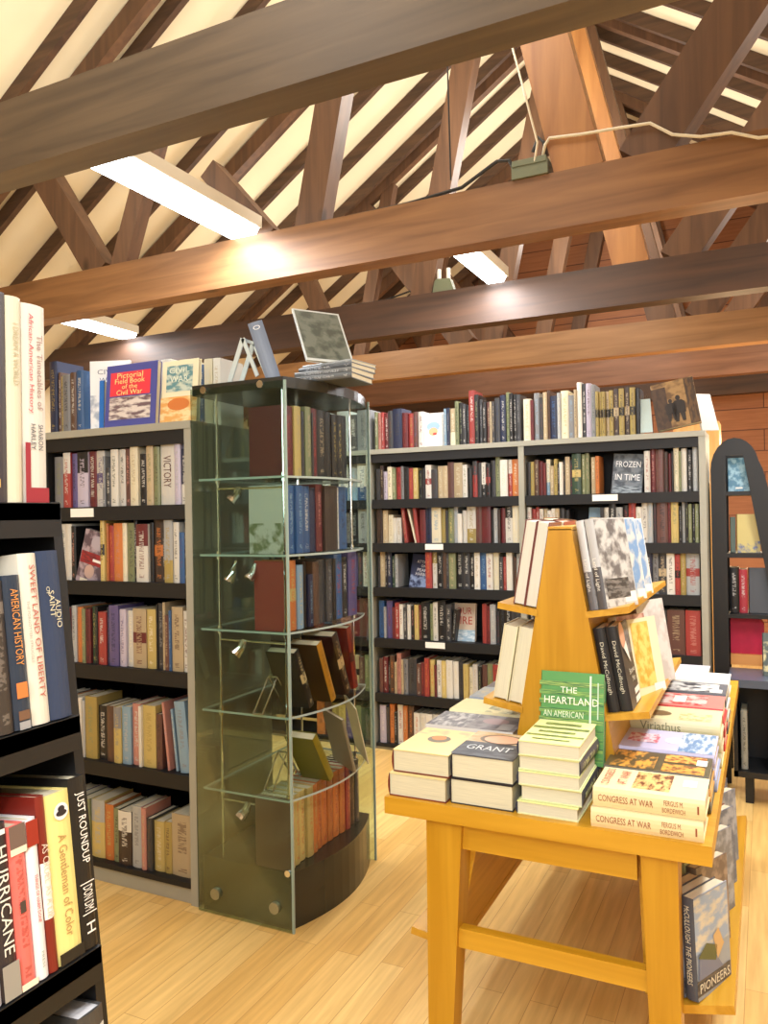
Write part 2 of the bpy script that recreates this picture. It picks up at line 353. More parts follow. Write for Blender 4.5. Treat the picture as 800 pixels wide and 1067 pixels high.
SPECS = []      # small shelf books, ranked later by how large they show
CAM = Vector((0,0,1.5))
def parse(tok):
    """e.g. KW8.23m  = base, accent, width, height cm, band style"""
    a, b = tok[0], tok[1]; rest = tok[2:]; st = ''
    while rest and rest[-1].isalpha() or rest[-1] in '<>': st += rest[-1]; rest = rest[:-1]
    w, h = rest.split('.'); return a, b, float(w), float('0.'+h), st
def shelf_row(X0, X1, Y, z, toks, where, group, depth=.165, face='S', force=False):
    """fill a shelf from left to right. face 'S': spines face -Y; face 'E': spines face +X, row runs along +Y from X0 to X1 (Y is then the spine x)"""
    items = []; tot = 0
    for tk in toks.split():
        if tk[0] == '_': w = float(tk[1:]); items.append(('_', w)); tot += w
        else:
            p = parse(tk); items.append(p); tot += p[2]
    sc = (X1-X0)/tot; x = X0; n = 0; cnt = sum(1 for q in items if q[0] != '_')
    for q in items:
        if q[0] == '_': x += q[1]*sc; continue
        a, b, w, h, st = q; ww = w*sc; n += 1; th = 0; t = ww*.965; off = 0
        if '<' in st or '>' in st:
            th = math.radians(13 if 'v' not in st else 6); t = max(.012, ww*math.cos(th) - h*math.sin(th)); 
            if '<' in st: th = -th
        band = None; bn = ''
        if 't' in st: band = (.62, 1.1); bn = ' over a %s top' % NAME[b]
        if 'm' in st: band = (.42, .6); bn = ' band'
        if 'x' in st: band = (-.1, .36); bn = ' lower third'
        dj = random.uniform(0, .018)
        SPECS.append(dict(x=x, ww=ww, t=t, h=h, a=a, b=b, th=th, band=band, st=st, Y=Y+dj if face == 'S' else Y-dj, z=z, n=n, cnt=cnt, where=where,
                          group=group, depth=depth*random.uniform(.9, 1.04), face=face, force=force))
        x += ww
def spec_matrix(s):
    if s['face'] == 'S':
        th = s['th']; X = Vector((0,1,0)); Z = Vector((math.sin(th), 0, math.cos(th))); Yv = Z.cross(X)
        if th == 0: o = Vector((s['x']+s['t'], s['Y'], s['z']))
        elif th > 0:  # top leans right, pivot bottom right corner
            o = Vector((s['x']+s['t']*math.cos(th), s['Y'], s['z'])) ; o.z += 0
            o = Vector((s['x'] + s['t']*math.cos(th), s['Y'], s['z']))
            # keep lowest corner on the shelf
        else: o = Vector((s['x']+s['ww'], s['Y'], s['z'] + 0))
        if th:
            cs = [o + Yv*a + Z*b for a in (0, s['t']) for b in (0, s['h'])]
            o.z += s['z'] - min(c.z for c in cs); o.x += s['x'] - min(c.x for c in cs)
        return frame(o, X, Yv, Z)
    else:
        X = Vector((-1,0,0)); Z = Vector((0,0,1)); Yv = Z.cross(X)   # thickness towards -y
        return frame(Vector((s['Y'], s['x']+s['t'], s['z'])), X, Yv, Z)
def emit_specs(limit):
    F = Vector((-math.sin(math.radians(25.94)), math.cos(math.radians(25.94)), 0))
    for s in SPECS:
        p = Vector((s['x'], s['Y'], s['z'])) if s['face'] == 'S' else Vector((s['Y'], s['x'], s['z']))
        d = (p-CAM).dot(F); s['area'] = s['t']*s['h']/d/d * (100 if s['force'] else 1)
    order = sorted(SPECS, key=lambda s: -s['area']); keep = set(id(s) for s in order[:limit]); rest = MB(); nrest = 0
    for s in SPECS:
        pc = 'c' in s['st']; tx = s.get('text')
        mb = book_mesh(s['depth'], s['h'], s['t'], vary(pal(s['a'])), vary(pal(s['b'])), band=s['band'], pband=(0,.45) if pc else (0,0), plain=bool(tx))
        if tx: put_text(mb, tx[0], (-.0004, s['t']*.5, s['h']*tx[1]), (0,0,-1), (0,-1,0), s['h']*tx[2], s['t']*tx[3], pal(tx[4]))
        M = spec_matrix(s)
        if id(s) in keep:
            o = mb.build('book', M_BOOK); o.matrix_world = M
            size = 'thick ' if s['t'] > .042 else 'thin ' if s['t'] < .02 else ''
            lean = 'leaning ' if s['th'] else ''
            if s['band']: desc = '%s%s book, %s %s' % (lean, NAME[s['a']], NAME[s['b']], 'top' if 't' in s['st'] else 'band' if 'm' in s['st'] else 'foot')
            else: desc = '%s%s%s book' % (lean, size, NAME[s['a']])
            tag(o, '%s, %s from left, %s' % (desc, ORD[s['n']-1], s['where']), 'book', s['group'])
        else: rest.add(mb, M); nrest += 1
    if nrest:
        o = rest.build('shelved_books', M_BOOK)
        tag(o, 'rows of small assorted hardback books filling the shelves of the far bookcases', 'books', kind='stuff')
    print('BOOK SPECS', len(SPECS), 'individual', min(limit, len(SPECS)), 'rest', nrest)

# ------------------------------------------------------------------ camera
def cam_setup():
    y, p, r = math.radians(25.94), math.radians(.3), math.radians(-1.0); f = 817.6
    F = Vector((-math.sin(y)*math.cos(p), math.cos(y)*math.cos(p), math.sin(p)))
    r0 = Vector((math.cos(y), math.sin(y), 0)); u0 = r0.cross(F)
    rr = r0*math.cos(r) + u0*math.sin(r); uu = -r0*math.sin(r) + u0*math.cos(r)
    cd = bpy.data.cameras.new('camera'); co = bpy.data.objects.new('camera', cd); COL.objects.link(co)
    co.matrix_world = frame(CAM, rr, uu, -F); cd.sensor_fit = 'VERTICAL'; cd.sensor_height = 36; cd.lens = f/1067*36; cd.clip_start = .05
    bpy.context.scene.camera = co
cam_setup()

# ------------------------------------------------------------------ room shell
XR, ZR, KP = -1.45, 5.95, .67          # ridge position and roof pitch
WL, WR = -6.1, 3.2; YF, YB = -2.6, 9.75
ZE = 2.80
def S(name, mb, m, parent=None, **k):
    o = mb.build(name, m, parent, **k); 
    if not parent: o['kind'] = 'structure'
    return o
mb = MB(); mb.box((WL-.1,YF-.1,-.06), (WR+.1,YB+.1,0)); S('floor', mb, M_FLOOR)
for nm, x0, x1 in (('wall_left', WL-.1, WL), ('wall_right', WR, WR+.1)):
    mb = MB(); mb.box((x0,YF,0), (x1,YB,ZE-.02 if nm == 'wall_left' else ZE+.02)); S(nm, mb, M_WALL)
zr = lambda x: ZR - KP*abs(x-XR)
mb = MB(); mb.prism([(WL-.1,0),(WR+.1,0),(WR+.1,zr(WR+.1)-.0),(XR,ZR),(WL-.1,zr(WL-.1))], YB, YB+.1, axis='y'); S('wall_back', mb, M_GABLE)
mb = MB(); mb.prism([(WL-.1,0),(WR+.1,0),(WR+.1,zr(WR+.1)),(XR,ZR),(WL-.1,zr(WL-.1))], YF-.1, YF, axis='y'); S('wall_front', mb, M_WALL)
for nm, x0, x1 in (('baseboard_left', WL, WL+.02), ('baseboard_right', WR-.02, WR)):
    mb = MB(); mb.box((x0,YF,0), (x1,YB,.11)); S(nm, mb, M_OAKY)
mb = MB(); mb.box((WL,YB-.02,0), (WR,YB,.11)); S('baseboard_back', mb, M_OAK)
mb = MB()
for sgn in (-1, 1):
    xe = WL-.3 if sgn < 0 else WR+.3
    P = [(XR,YF,ZR),(xe,YF,zr(xe)),(xe,YF,zr(xe)+.06),(XR,YF,ZR+.06)]; Q = [(a,YB+.1,c) for a, b, c in P]
    mb.hexa([P[0],P[1],Q[1],Q[0],P[3],P[2],Q[2],Q[3]])
ceil = S('ceiling', mb, M_ROOF)
nr = 0; yy = -2.3
while yy < YB-.1:
    for sgn in (-1, 1):
        xe = WL if sgn < 0 else WR
        mb = MB(); h = .10
        a = Vector((XR, yy, ZR-.005)); b = Vector((xe, yy, zr(xe)-.005)); dn = Vector((0,0,-h/math.cos(math.atan(KP))))
        w = .042
        P = [a+dn, b+dn]; 
        mb.hexa([a+dn+Vector((0,-w/2,0)), b+dn+Vector((0,-w/2,0)), b+dn+Vector((0,w/2,0)), a+dn+Vector((0,w/2,0)),
                 a+Vector((0,-w/2,0)), b+Vector((0,-w/2,0)), b+Vector((0,w/2,0)), a+Vector((0,w/2,0))])
        mb.build('rafter', M_RAFT, ceil)
    yy += .47
# trusses
TY = [2.0, 3.574, 5.094, 6.72, 8.2, 9.6]
TM = [0, 1, 2, 3, 4, 2]
TL = ['nearest roof truss with a dark grey-brown tie beam running overhead', 'honey-coloured tie beam truss carrying the grey-green junction box and white cable',
      'dark umber tie beam truss third from the camera with a short strip light in front', 'pale oak tie beam truss directly behind the dark umber one',
      'reddish tie beam truss just above the books on the far bookcases', 'farthest dark tie beam truss against the red pine gable wall']
rc = lambda x: zr(x) - .07
for i, y in enumerate(TY):
    r = empty('roof_truss', (XR, y, 2.8), TL[i], 'roof truss', 'timber roof trusses', 'structure')
    d = .13; o = Vector((XR, y, 2.8))
    T = lambda x, z, dy=0: Vector((x, y+dy, z)) - o
    mb = MB(); mb.box(T(WL, 2.8) + Vector((0,0,0)), T(WR, 3.06, d)); mb.build('tie_beam', M_BEAM[TM[i]], r)
    sm = M_STRUT_LIT if i in (1, 3) else M_STRUT2
    for sg in (-1, 1):
        xf = XR + sg*.72; xo = XR + sg*.98; xq = XR + sg*2.08
        if sg < 0 and i == 0: continue
        segs = [((xf, 3.04), (XR+sg*.08, rc(XR)-.12), .215, .22, .003)]
        if not (sg < 0 and i in (0, 2)):
            segs.append(((xo, 3.04), (XR+sg*2.02, rc(XR+2.02)-.06), .21, .14, .006))
            if sg < 0 and i == 1:
                segs[-1] = ((xo, 3.04), (xo-.40, 3.50), .12, .10, .012)
                segs += [((xq, 3.04), (xq+.36, 3.98), .12, .09, .02), ((xq-.16, 3.04), (xq-.80, 3.98), .17, .11, .014), ((xq-.9, 4.0), (XR-.50, 4.0), .12, .08, .02)]
            else: segs += [((xq, 3.04), (XR+sg*1.72, rc(XR+1.72)-.06), .12, .09, .02), ((xq+sg*.18, 3.04), (XR+sg*2.72, rc(XR+2.72)-.06), .17, .11, .014)]
        if sg < 0: segs[0] = ((xf, 3.04), (XR-.12, rc(XR)-.14), .16, .11, .008)
        for (a, b, w, dd, dy) in segs:
            mb = MB(); mb.bar(T(a[0], a[1], dy+dd/2), T(b[0], b[1], dy+dd/2), w, dd); mb.build('strut', M_STRUT_LIT if (i in (1, 2) and sg > 0 and w > .212) else M_STRUT2, r)
        xe = WL if sg < 0 else WR
        mb = MB(); mb.bar(T(XR, rc(XR)-.02, .045), T(xe, rc(xe)-.02, .045), .12, .07); mb.build('top_chord', M_STRUT2, r)

# strip lights between the trusses
def strip(x, y0, y1, z, w, label):
    r = empty('ceiling_light', (x, (y0+y1)/2, z), label, 'ceiling light', 'white strip lights between the tie beams')
    l = (y1-y0)/2
    mb = MB(); mb.box((-w/2-.012,-l,.012), (w/2+.012,l,.075)); mb.build('housing', M_HOUS, r)
    mb = MB(); mb.prism([(-w/2,.012),(-w/2+.02,-.02),(w/2-.02,-.02),(w/2,.012)], -l+.01, l-.01, axis='y'); mb.build('diffuser', M_TUBE, r)
    for e in (-1, 1):
        mb = MB(); mb.box((-.03,min(e*l,e*(l+.03)),.02), (.03,max(e*l,e*(l+.03)),.06)); mb.build('bracket', M_HOUS, r)
strip(-2.555, 2.16, 3.56, 3.07, .205, 'long bright strip light hanging between the two nearest tie beams')
strip(-1.60, 3.75, 5.07, 3.07, .15, 'short bright strip light seen right of centre in front of the dark tie beam')
strip(-4.85, 3.85, 5.07, 3.07, .19, 'strip light at the left above the tall books on the grey bookcase')
# junction box and cables on the second truss
r = empty('junction_box', (-.955, 3.60, 3.06), 'grey-green junction box sitting on the honey tie beam beside the thick strut', 'junction box')
mb = MB(); mb.box((-.085,-.04,0), (.085,.05,.07)); mb.build('case', M_JBOX, r)
mb = MB(); mb.box((-.08,-.045,.055), (.08,.052,.082)); mb.build('lid', M_JBOX, r)
mb = MB(); mb.tube([(.07,0,.08),(.06,0,.16),(.03,.02,.2),(-.0,.03,.14)], .008); mb.build('conduit', M_DCAB, r)
mb = MB(); mb.tube([(-.9,3.585,3.14),(-.88,3.565,3.19),(-.86,3.562,3.215),(-.72,3.562,3.20),(-.55,3.562,3.19),(-.42,3.562,3.18),(-.33,3.562,3.11),(-.22,3.56,3.075),(-.1,3.56,3.065),(0,3.56,3.02),(.3,3.56,2.99),(.9,3.56,2.99)], .007)
tag(mb.build('cable', M_CABLE), 'white cable running right from the junction box along the honey tie beam', 'cable')
mb = MB(); mb.tube([(-1.02,3.6,3.09),(-1.06,3.6,3.17),(-1.12,3.6,3.18),(-1.3,3.6,3.09),(-1.6,3.62,3.075),(-2.1,3.62,3.07)], .009)
tag(mb.build('cable', M_DCAB), 'dark cable drooping left from the junction box along the honey tie beam', 'cable')
mb = MB(); mb.tube([(-.93,3.56,3.12),(-.91,3.545,3.2),(-.95,3.5,3.4),(-1.0,3.52,3.6),(-1.09,3.53,3.95)], .005)
tag(mb.build('cable', M_CABLE), 'thin pale cable climbing the left edge of the thick strut', 'cable')
mb = MB(); mb.tube([(-1.28,3.4,4.6),(-1.29,3.4,3.8),(-1.3,3.45,3.07)], .004)
tag(mb.build('hanging_cord', M_DCAB), 'thin cord hanging down left of the thick strut to the honey beam', 'cord')
# sockets on the dark tie beam
r = empty('cable_adaptor', (-2.02,5.15,3.06), 'pale twin cable adaptor sitting on top of the dark umber tie beam', 'adaptor')
mb = MB(); mb.prism([(-.12,0),(.1,0),(.07,.09),(-.03,.1)], -.03, .03, axis='y'); mb.build('case', M_JBOX, r)
for xx in (-.02, .05):
    mb = MB(); mb.tube([(xx,0,.08),(xx,0,.17)], .016); mb.build('plug', M_WHITE, r)
mb = MB(); mb.tube([(-.14,0,.02),(-.25,0,.05),(-.45,0,.012),(-.8,0,.012)], .007); mb.build('lead', M_DCAB, r)

# ------------------------------------------------------------------ bookcases
def bookcase(X0, X1, Y0, depth, H, shelves, label, labels=(), left_side=True, base=.06):
    r = empty('bookcase', ((X0+X1)/2, Y0+depth/2, 0), label, 'bookcase', 'grey bookcases with black shelves')
    o = Vector(((X0+X1)/2, Y0+depth/2, 0)); sp = .034
    def B(nm, a, b, m):
        q = MB(); q.box(Vector(a)-o, Vector(b)-o); return q.build(nm, m, r)
    xs0 = X0+sp if left_side else X0
    if left_side: B('side_panel', (X0,Y0,0), (X0+sp,Y0+depth,H-.03), M_GREY)
    B('side_panel', (X1-sp,Y0,0), (X1,Y0+depth,H-.03), M_GREY)
    B('top_panel', (X0,Y0-.004,H-.03), (X1,Y0+depth,H), M_GREY)
    B('back_panel', (xs0,Y0+depth-.015,base), (X1-sp,Y0+depth,H-.03), M_BLK)
    B('plinth', (xs0,Y0+.012,0), (X1-sp,Y0+depth-.02,shelves[-1]-.021), M_GREY)
    B('top_rail', (xs0,Y0+.006,H-.085), (X1-sp,Y0+.03,H-.03), M_BLK)
    if left_side: B('inner_lining', (xs0,Y0+.006,base), (xs0+.008,Y0+depth-.015,H-.085), M_BLK)
    for z in shelves:
        q = MB(); q.box(Vector((xs0+.008,Y0+.004,z-.02))-o, Vector((X1-sp,Y0+depth-.016,z))-o)
        q.box(Vector((xs0+.008,Y0,z-(.058 if z > .15 else .022)))-o, Vector((X1-sp,Y0+.018,z-.0005))-o); q.build('shelf', M_BLK, r)
    for (xc, z, w) in labels: B('shelf_label', (xc-w/2,Y0-.004,z-.042), (xc+w/2,Y0-.0005,z-.006), M_WHITE)
    return r
LS = [1.56, 1.25, .90, .50, .085]
bookcase(-2.83, -2.0, 2.41, .52, 1.885, LS, 'grey bookcase at left touching the glass display cabinet, tall books on top', [(-2.58,1.56,.13)])
CS = [1.606, 1.327, 1.043, .714, .362, .04]
bookcase(-3.30, -2.295, 4.53, .32, 1.93, CS, 'narrow view of a grey bookcase behind the glass cabinet\'s right edge')
bookcase(-2.295, -1.28, 4.53, .32, 1.93, CS, 'middle grey bookcase against the far side, between glass cabinet and table', [(-1.86,1.327,.12),(-1.865,.714,.13)], False)
bookcase(-1.28, -.285, 4.53, .32, 1.93, CS, 'right-hand grey bookcase behind the wooden riser, beside the black arched stand', [(-.815,1.606,.14)], False)

Yf = 2.425; W = 'on the top row of books of the grey left bookcase'; Gp = 'books on the grey left bookcase'
def short(s, w):
    s = s.replace('on the ', '').replace('above the top shelf, on top', 'on top').replace('in the ', '')
    return '%s of the %s' % (s, w) if 'top' not in s or 'shelf' in s and 'bottom' in s else 'top of the %s' % w
lw = lambda s: short(s, 'left bookcase')
shelf_row(-2.79, -2.585, Yf, LS[0]+.325, 'Ny9.31 Bw4.26 yK3.24 SK9.245 Bw7.25 Uw8.255', lw('above the top shelf, on top'), Gp)
shelf_row(-2.77, -2.04, Yf, LS[0], 'Sg55.22 Rw43.235t PK30.23 lK62.235t rW42.235 wP46.235m SW14.21 kW28.16 WG40.235 wK33.235 mp32.235 CT42.24 Kw38.21 Tg36.24 gb30.235 Wk76.255 ls30.24 NW32.22x', lw('on the first shelf'), Gp)
def spine_text(row, n, *tx):
    [q for q in SPECS if q['where'] == row and q['n'] == n][0]['text'] = tx
spine_text(lw('on the first shelf'), 5, 'WOMEN AT WAR 1861', .55, .72, .45, 'W'); spine_text(lw('on the first shelf'), 16, 'VICTORY', .52, .5, .5, 'm')
shelf_row(-2.765, -2.045, Yf, LS[1], 'pW14.23 WG36.24 Ww36.24x Kp26.23 _130 YK22.255m OK10.24 RO28.23 Op46.24 Cw22.24 gk40.24 Kw14.25 Wr60.235t Kb18.24 bO50.25m Kw8.2 sy42.25x Wk28.24 UP26.2 Ks10.24', lw('on the second shelf'), Gp)
shelf_row(-2.765, -2.045, Yf, LS[2], 'WN44.225x rw34.23 sN28.24 OO34.235 gY20.23 rK28.23 GY28.24 Kg16.24 RW44.22 NP20.24 PN50.25 lP34.235 WC34.23 Tr70.24m YC46.24 Kk8.26 kS32.265 TB12.27 mT22.22 UL12.24 TB56.255 Wr26.24', lw('on the third shelf'), Gp)
shelf_row(-2.76, -2.045, Yf, LS[3], 'WC26.255 bK14.25 OB38.25 WC20.25 sT16.24 yg52.26 Kw40.225 Bm34.23 YS32.23t Ls38.235 pw34.25 WC12.245 Yy52.25 mb24.22 pl30.27<v Lw20.245<v LS62.28<v', lw('on the fourth shelf'), Gp)
shelf_row(-2.75, -2.045, Yf, LS[4], 'CK45.24 Pl40.24 gT40.24x Ys60.24t OY38.23 gb28.22 bW58.22t sS42.25 pT20.25 kB22.21 YC42.20 yB30.205 TB88.245', lw('on the bottom shelf'), Gp)

Yc = 4.545; Gc = 'books on the middle far bookcase'; Gr = 'books on the right far bookcase'; Gl = 'books on the far bookcase behind the glass cabinet'
c_ = lambda s: short(s, 'middle far bookcase')
r_ = lambda s: short(s, 'right far bookcase')
l_ = lambda s: short(s, 'case behind cabinet')
# far, behind the cabinet
shelf_row(-2.76, -2.30, Yc, 1.93, 'kK14.24 sk16.27 Ks16.25 sS20.27 kW16.24 Sk22.265', l_('on top'), Gl)
shelf_row(-2.75, -2.335, Yc, CS[0], 'kS18.24 WU16.24x KS14.2 WU17.24x sL17.24x WU17.245x', l_('on the first shelf'), Gl)
shelf_row(-2.75, -2.335, Yc, CS[1], 'kS18.2 sW12.22 LS12.21 WL14.22 SK12.2 Ks14.22 sk16.22', l_('on the second shelf'), Gl)
shelf_row(-2.75, -2.335, Yc, CS[2], 'UN18.23 kS12.22 Kw14.24 UN14.24 NU14.23 PU18.24 kR10.22 WR10.24', l_('on the third shelf'), Gl)
shelf_row(-2.75, -2.335, Yc, CS[3], 'rw14.24 UP12.25 mr14.24 pr16.25 rp12.24 mr14.25', l_('on the fourth shelf'), Gl)
shelf_row(-2.75, -2.335, Yc, CS[4], 'rm20.24 NP12.24 GN8.23 YO20.235m TK24.23m mT10.22 gC10.235', l_('on the fifth shelf'), Gl)
shelf_row(-2.75, -2.335, Yc, CS[5], 'Om14.22 mO11.22 yY12.22 Yy12.22 Pl12.22 gG13.22 Gk16.21', l_('on the bottom shelf'), Gl)
# top of middle + right cases
shelf_row(-2.275, -1.30, Yc, 1.93, 'gW8.245 pr9.24 Rw8.24 rW12.235 kB12.245 Nk24.255 rR14.225 Ry14.22 mP10.225 wr14.225 _44 sW6.2 Lw6.23 NS7.235 TC14.23x gK9.27 Kg8.26 kw9.25 KS6.24 Rw14.33 Kg10.30 kS8.27 Kw9.25 mT8.25 Tk5.25 kT6.25 kN12.27 Nw13.285 gK8.30 Kw8.29 Kw8.285 kS9.28', c_('on top'), Gc)
shelf_row(-1.285, -.62, Yc, 1.93, 'CT18.25 rK8.24 SL14.28 km9.25 TC10.28 Bb6.29 NU17.255 sC9.27 CY18.28 SL13.25 TK7.28 Ww11.32 kW9.31 lB12.31 SG10.30 yK7.26m yb7.255m yK8.255m TK8.255m yK10.26m bT12.265m yK12.265m bT12.27m yK12.265m Kk10.26', r_('on top'), Gr)
X0, X1 = -2.268, -1.32
shelf_row(X0, X1, Yc, CS[0], 'kb12.2 bT10.22 lk10.18 CB13.21 gC10.2 RK14.205 Sm8.21 Kk14.2 RO11.195 YC13.195 Kg10.18 Kk10.19 WR16.21m kB16.18 TC14.2 TC13.2 mB16.22 TC22.215 Wg12.2 Kk12.18 Rk12.22t kK10.21 WK11.21x KR12.2m kK12.22 gk12.24 WC18.22 RW10.22t OC16.22', c_('on the first shelf'), Gc)
shelf_row(X0, X1, Yc, CS[1], 'bB14.22 TC13.21 CT12.18 WC8.16 WT12.16 RT16.23v< CW12.22< RR16.22v< rB14.21 NK14.22 CL22.23 yg10.21 kb6.2 gY13.215 sL9.225 WC10.18 wC10.2 Wy20.24x mr13.24 rm20.23 Kk6.2 sS9.21 bk6.2 rm10.21 WK16.24t CW14.24', c_('on the second shelf'), Gc)
shelf_row(X0, X1, Yc, CS[2], 'kb6.2 TC14.24 Kw6.23 NW12.23 GW7.2 sG8.21 _76 RO16.24 Wy13.25t Kw16.23 Bk8.24 kS7.22 gT17.22 KW18.24 kW16.23 KW12.22 WT14.24 UL16.24 WR16.22 Cw14.23 kW10.2 Rp8.2 WC14.24 Bk8.2 sw10.22', c_('on the third shelf'), Gc)
shelf_row(X0, X1, Yc, CS[3], 'UN14.24 sr6.2 Pr16.24 rk8.2 RW12.23 WR10.22 kw10.2 Ww9.22 Kp9.21 Yp11.22 rT6.22 KW22.24 gk8.23 WK12.24 Kw20.25 kW14.23 Ks16.2>v _58 RR12.24 rR8.23 sw13.24 kr8.2 Kk14.24 Kw15.245 kK22.25', c_('on the fourth shelf'), Gc)
shelf_row(X0, X1, Yc, CS[4], 'mr10.22 rW14.23 Kw5.2 BO14.24 Tb6.2 pm12.26 Tk6.22 SK12.22 kK24.23 mW12.2 rR10.21 RO12.24 YO13.23 rK6.2 WK14.23 YC12.23 WC17.235 WC14.23 kK14.23 Yy13.22 Cg10.2 wT13.22 Kg10.21 mB13.22 gy16.23 RB17.23 Gk10.2 sK18.21 Rp14.22 sS12.22', c_('on the fifth shelf'), Gc)
shelf_row(X0, X1, Yc, CS[5], 'lw13.24 kB6.23 OB10.25 Kw6.2 WR12.25 OT9.25 BO12.25 WO12.21 WC12.21 WC12.21 WC12.21 pW12.21 Tp12.21 rp12.22 Tb12.18 Kk12.2 WC12.21 gC12.2 CT12.22 kg12.21 WC12.2 rC12.22 sK12.2 TC12.22', c_('on the bottom shelf'), Gc)
X0, X1 = -1.27, -.325
shelf_row(X0, X1, Yc, CS[0], 'kb14.2 yg12.2 BT16.21 rb14.2 rR10.19 CL14.21x TC13.17 yG12.21 Kw6.18 WC12.19 kT6.2 TC16.22 kR8.2 GY30.235m gC12.23 gT14.235 _6 TC14.21 OB12.215 _140 WR18.23 rp16.24 mr26.235 br12.22 rk10.21 Kk6.22 Cg16.255 gk6.22 WC17.235 Kw16.225 sw16.25', r_('on the first shelf'), Gr)
shelf_row(X0, X1, Yc, CS[1], 'wR12.21 RK12.2 RW12.21 WR12.2 TW12.2 wK12.19 WT12.2 TW12.2 kK14.2 Kk14.19 _90 kK10.2 Wk14.2 KW20.22 sK18.2 KR16.21 Rr20.23 Wg16.2 WK16.22 sL14.24 kr10.22 mK30.235 rK8.22 Yg20.25 Ks8.2 sg9.23 Kg8.22 gs9.21 Ks8.21 gs10.21', r_('on the second shelf'), Gr)
shelf_row(X0, X1, Yc, CS[2], 'KS14.2 TC14.22 wT14.22 rK14.2 GK14.22 Wk14.21 KW14.22 kS14.22 SK14.2 rW14.2 KW14.2 Tk14.2 NW14.2 sK14.2 kW14.2 rT14.2 wK14.2 Kw14.2 rw16.21t kN12.2 NW16.23 SK14.235 kT18.235m WK18.23 RK12.22m yT12.23 sR30.24m', r_('on the third shelf'), Gr)
shelf_row(X0, X1, Yc, CS[3], 'Kw12.22 Tg12.22 Br12.22 KS12.23 wC12.22 rK12.22 kT12.22 gT12.23 KW12.22 sk12.22 TB12.23 gK12.22 yT12.23 Ty14.23 gs10.22 UW14.23 kT20.24m mT26.245 Rp22.245', r_('on the fourth shelf'), Gr)
shelf_row(X0, X1, Yc, CS[4], 'Kw16.22 gB16.22 TC16.22 rT16.2 kS16.2 CT16.22 Yk16.22 NU16.22 WT16.22 rW16.2 kK16.22 mT16.2 gT16.2 KT16.22 sT16.22 UW16.2', r_('on the fifth shelf'), Gr)

# face-out books on the far shelves and case tops
def face_out(x, y, z, w, h, t, lean, col, ink, label, yaw=0, roll=0, **k):
    a = math.radians(lean); Z = Vector((0, math.sin(a), math.cos(a))); X = Vector((1,0,0)); 
    R = Matrix.Rotation(math.radians(roll), 3, Vector((0,1,0))); R2 = Matrix.Rotation(math.radians(yaw), 3, Vector((0,0,1)))
    X = R2 @ R @ X; Z = R2 @ R @ Z; Y = Z.cross(X)
    return big_book(frame((x,y,z), X, Y, Z), w, h, t, col, ink, label, **k)
c3 = rgb
def frozen(c, w, h, t):
    rect(c, .012, w, .0, h*.2, 0, c3(150,160,166), 0, c3(60,70,80), .3)
face_out(-.795, 4.585, CS[0], .17, .232, .03, 8, c3(96,104,112), c3(60,66,76), 'grey face-out book reading FROZEN IN TIME on the right far bookcase', roll=4,
         ctexts=[('FROZEN', .52, .74, .8, .15, c3(238,240,240), 0), ('IN TIME', .52, .42, .8, .15, c3(238,240,240), 0)], extra=frozen, back=c3(112,120,128), pband=(0,1), cink=c3(70,78,88))
def lucky(c, w, h, t): rect(c, .01, w, 0, h*.72, 0, c3(214,196,150), 0, c3(150,120,80), .6)
face_out(-.93, 4.58, CS[1], .185, .205, .03, 8, c3(92,124,150), c3(60,80,110), 'blue and sand face-out book peeking above the riser\'s top books', roll=2,
         ctexts=[('LUCKY', .5, .6, .7, .16, c3(245,240,222), 0)], extra=lucky, back=c3(120,148,168))
face_out(-2.075, 4.60, CS[2], .162, .218, .03, 8, c3(48,56,84), c3(130,150,190), 'navy face-out book with stacked white title in the middle far bookcase', roll=6,
         ctexts=[('ATTACK', .55, .78, .6, .09, c3(235,235,235), 0), ('ON', .55, .66, .2, .08, c3(235,235,235), 0), ('PEARL', .55, .54, .5, .09, c3(235,235,235), 0), ('HARBOR', .55, .42, .6, .09, c3(235,235,235), 0)],
         back=c3(46,54,86), pband=(0,.4), cink=c3(150,168,204))
def dont(c, w, h, t): rect(c, .01, w, 0, h*.3, 0, c3(160,188,206), 0, c3(220,228,232), .2)
face_out(-1.775, 4.60, CS[3], .145, .235, .028, 7, c3(196,178,160), c3(120,90,80), 'pale face-out book with looping red title in the middle far bookcase',
         ctexts=[('OUR', .5, .8, .7, .18, c3(176,70,60), 0), ('FIRE', .5, .55, .75, .2, c3(176,70,60), 0)], extra=dont, back=c3(206,188,168))
def clown(c, w, h, t):
    oval(c, w*.5, h*.6, .045, .03, 0, c3(140,170,200), 0); oval(c, w*.5, h*.45, .03, .026, 0, c3(222,168,120), 0); oval(c, w*.55, h*.38, .014, .008, 0, c3(190,60,50), 0)
face_out(-1.985, 4.57, 1.93, .225, .215, .02, 5, c3(226,220,204), c3(170,160,140), 'square cream face-out book with blue and orange emblem on the middle far bookcase', extra=clown, back=c3(236,230,214), pband=(0,1), cink=c3(206,206,204))
def figures(c, w, h, t):
    rect(c, .0, w*.34, 0, h*.9, 0, c3(66,46,30), 0, c3(50,34,22), .4); rect(c, w*.78, w, .0, h*.98, 0, c3(58,42,28), 0, c3(90,64,36), .7)
    def man(x, z, k):
        D = dict(c=c3(36,28,22), i=c3(36,28,22), p=(0,0,0,.01))
        for q in ([(-.03,0),(-.012,0),(-.002,.055),(-.03,.06)], [(.008,0),(.026,0),(.028,.06),(.0,.055)], [(-.036,.05),(.034,.05),(.036,.115),(.018,.13),(-.018,.13),(-.04,.112)]):
            c.face([(x+a*k, -.0026, z+b*k) for a, b in q], **D)
        c.face([(x+.013*k*math.cos(q*PI/6), -.0026, z+(.145+.017*math.sin(q*PI/6))*k) for q in range(12)], **D)
    man(w*.58, h*.1, .95); man(w*.40, h*.14, .8)
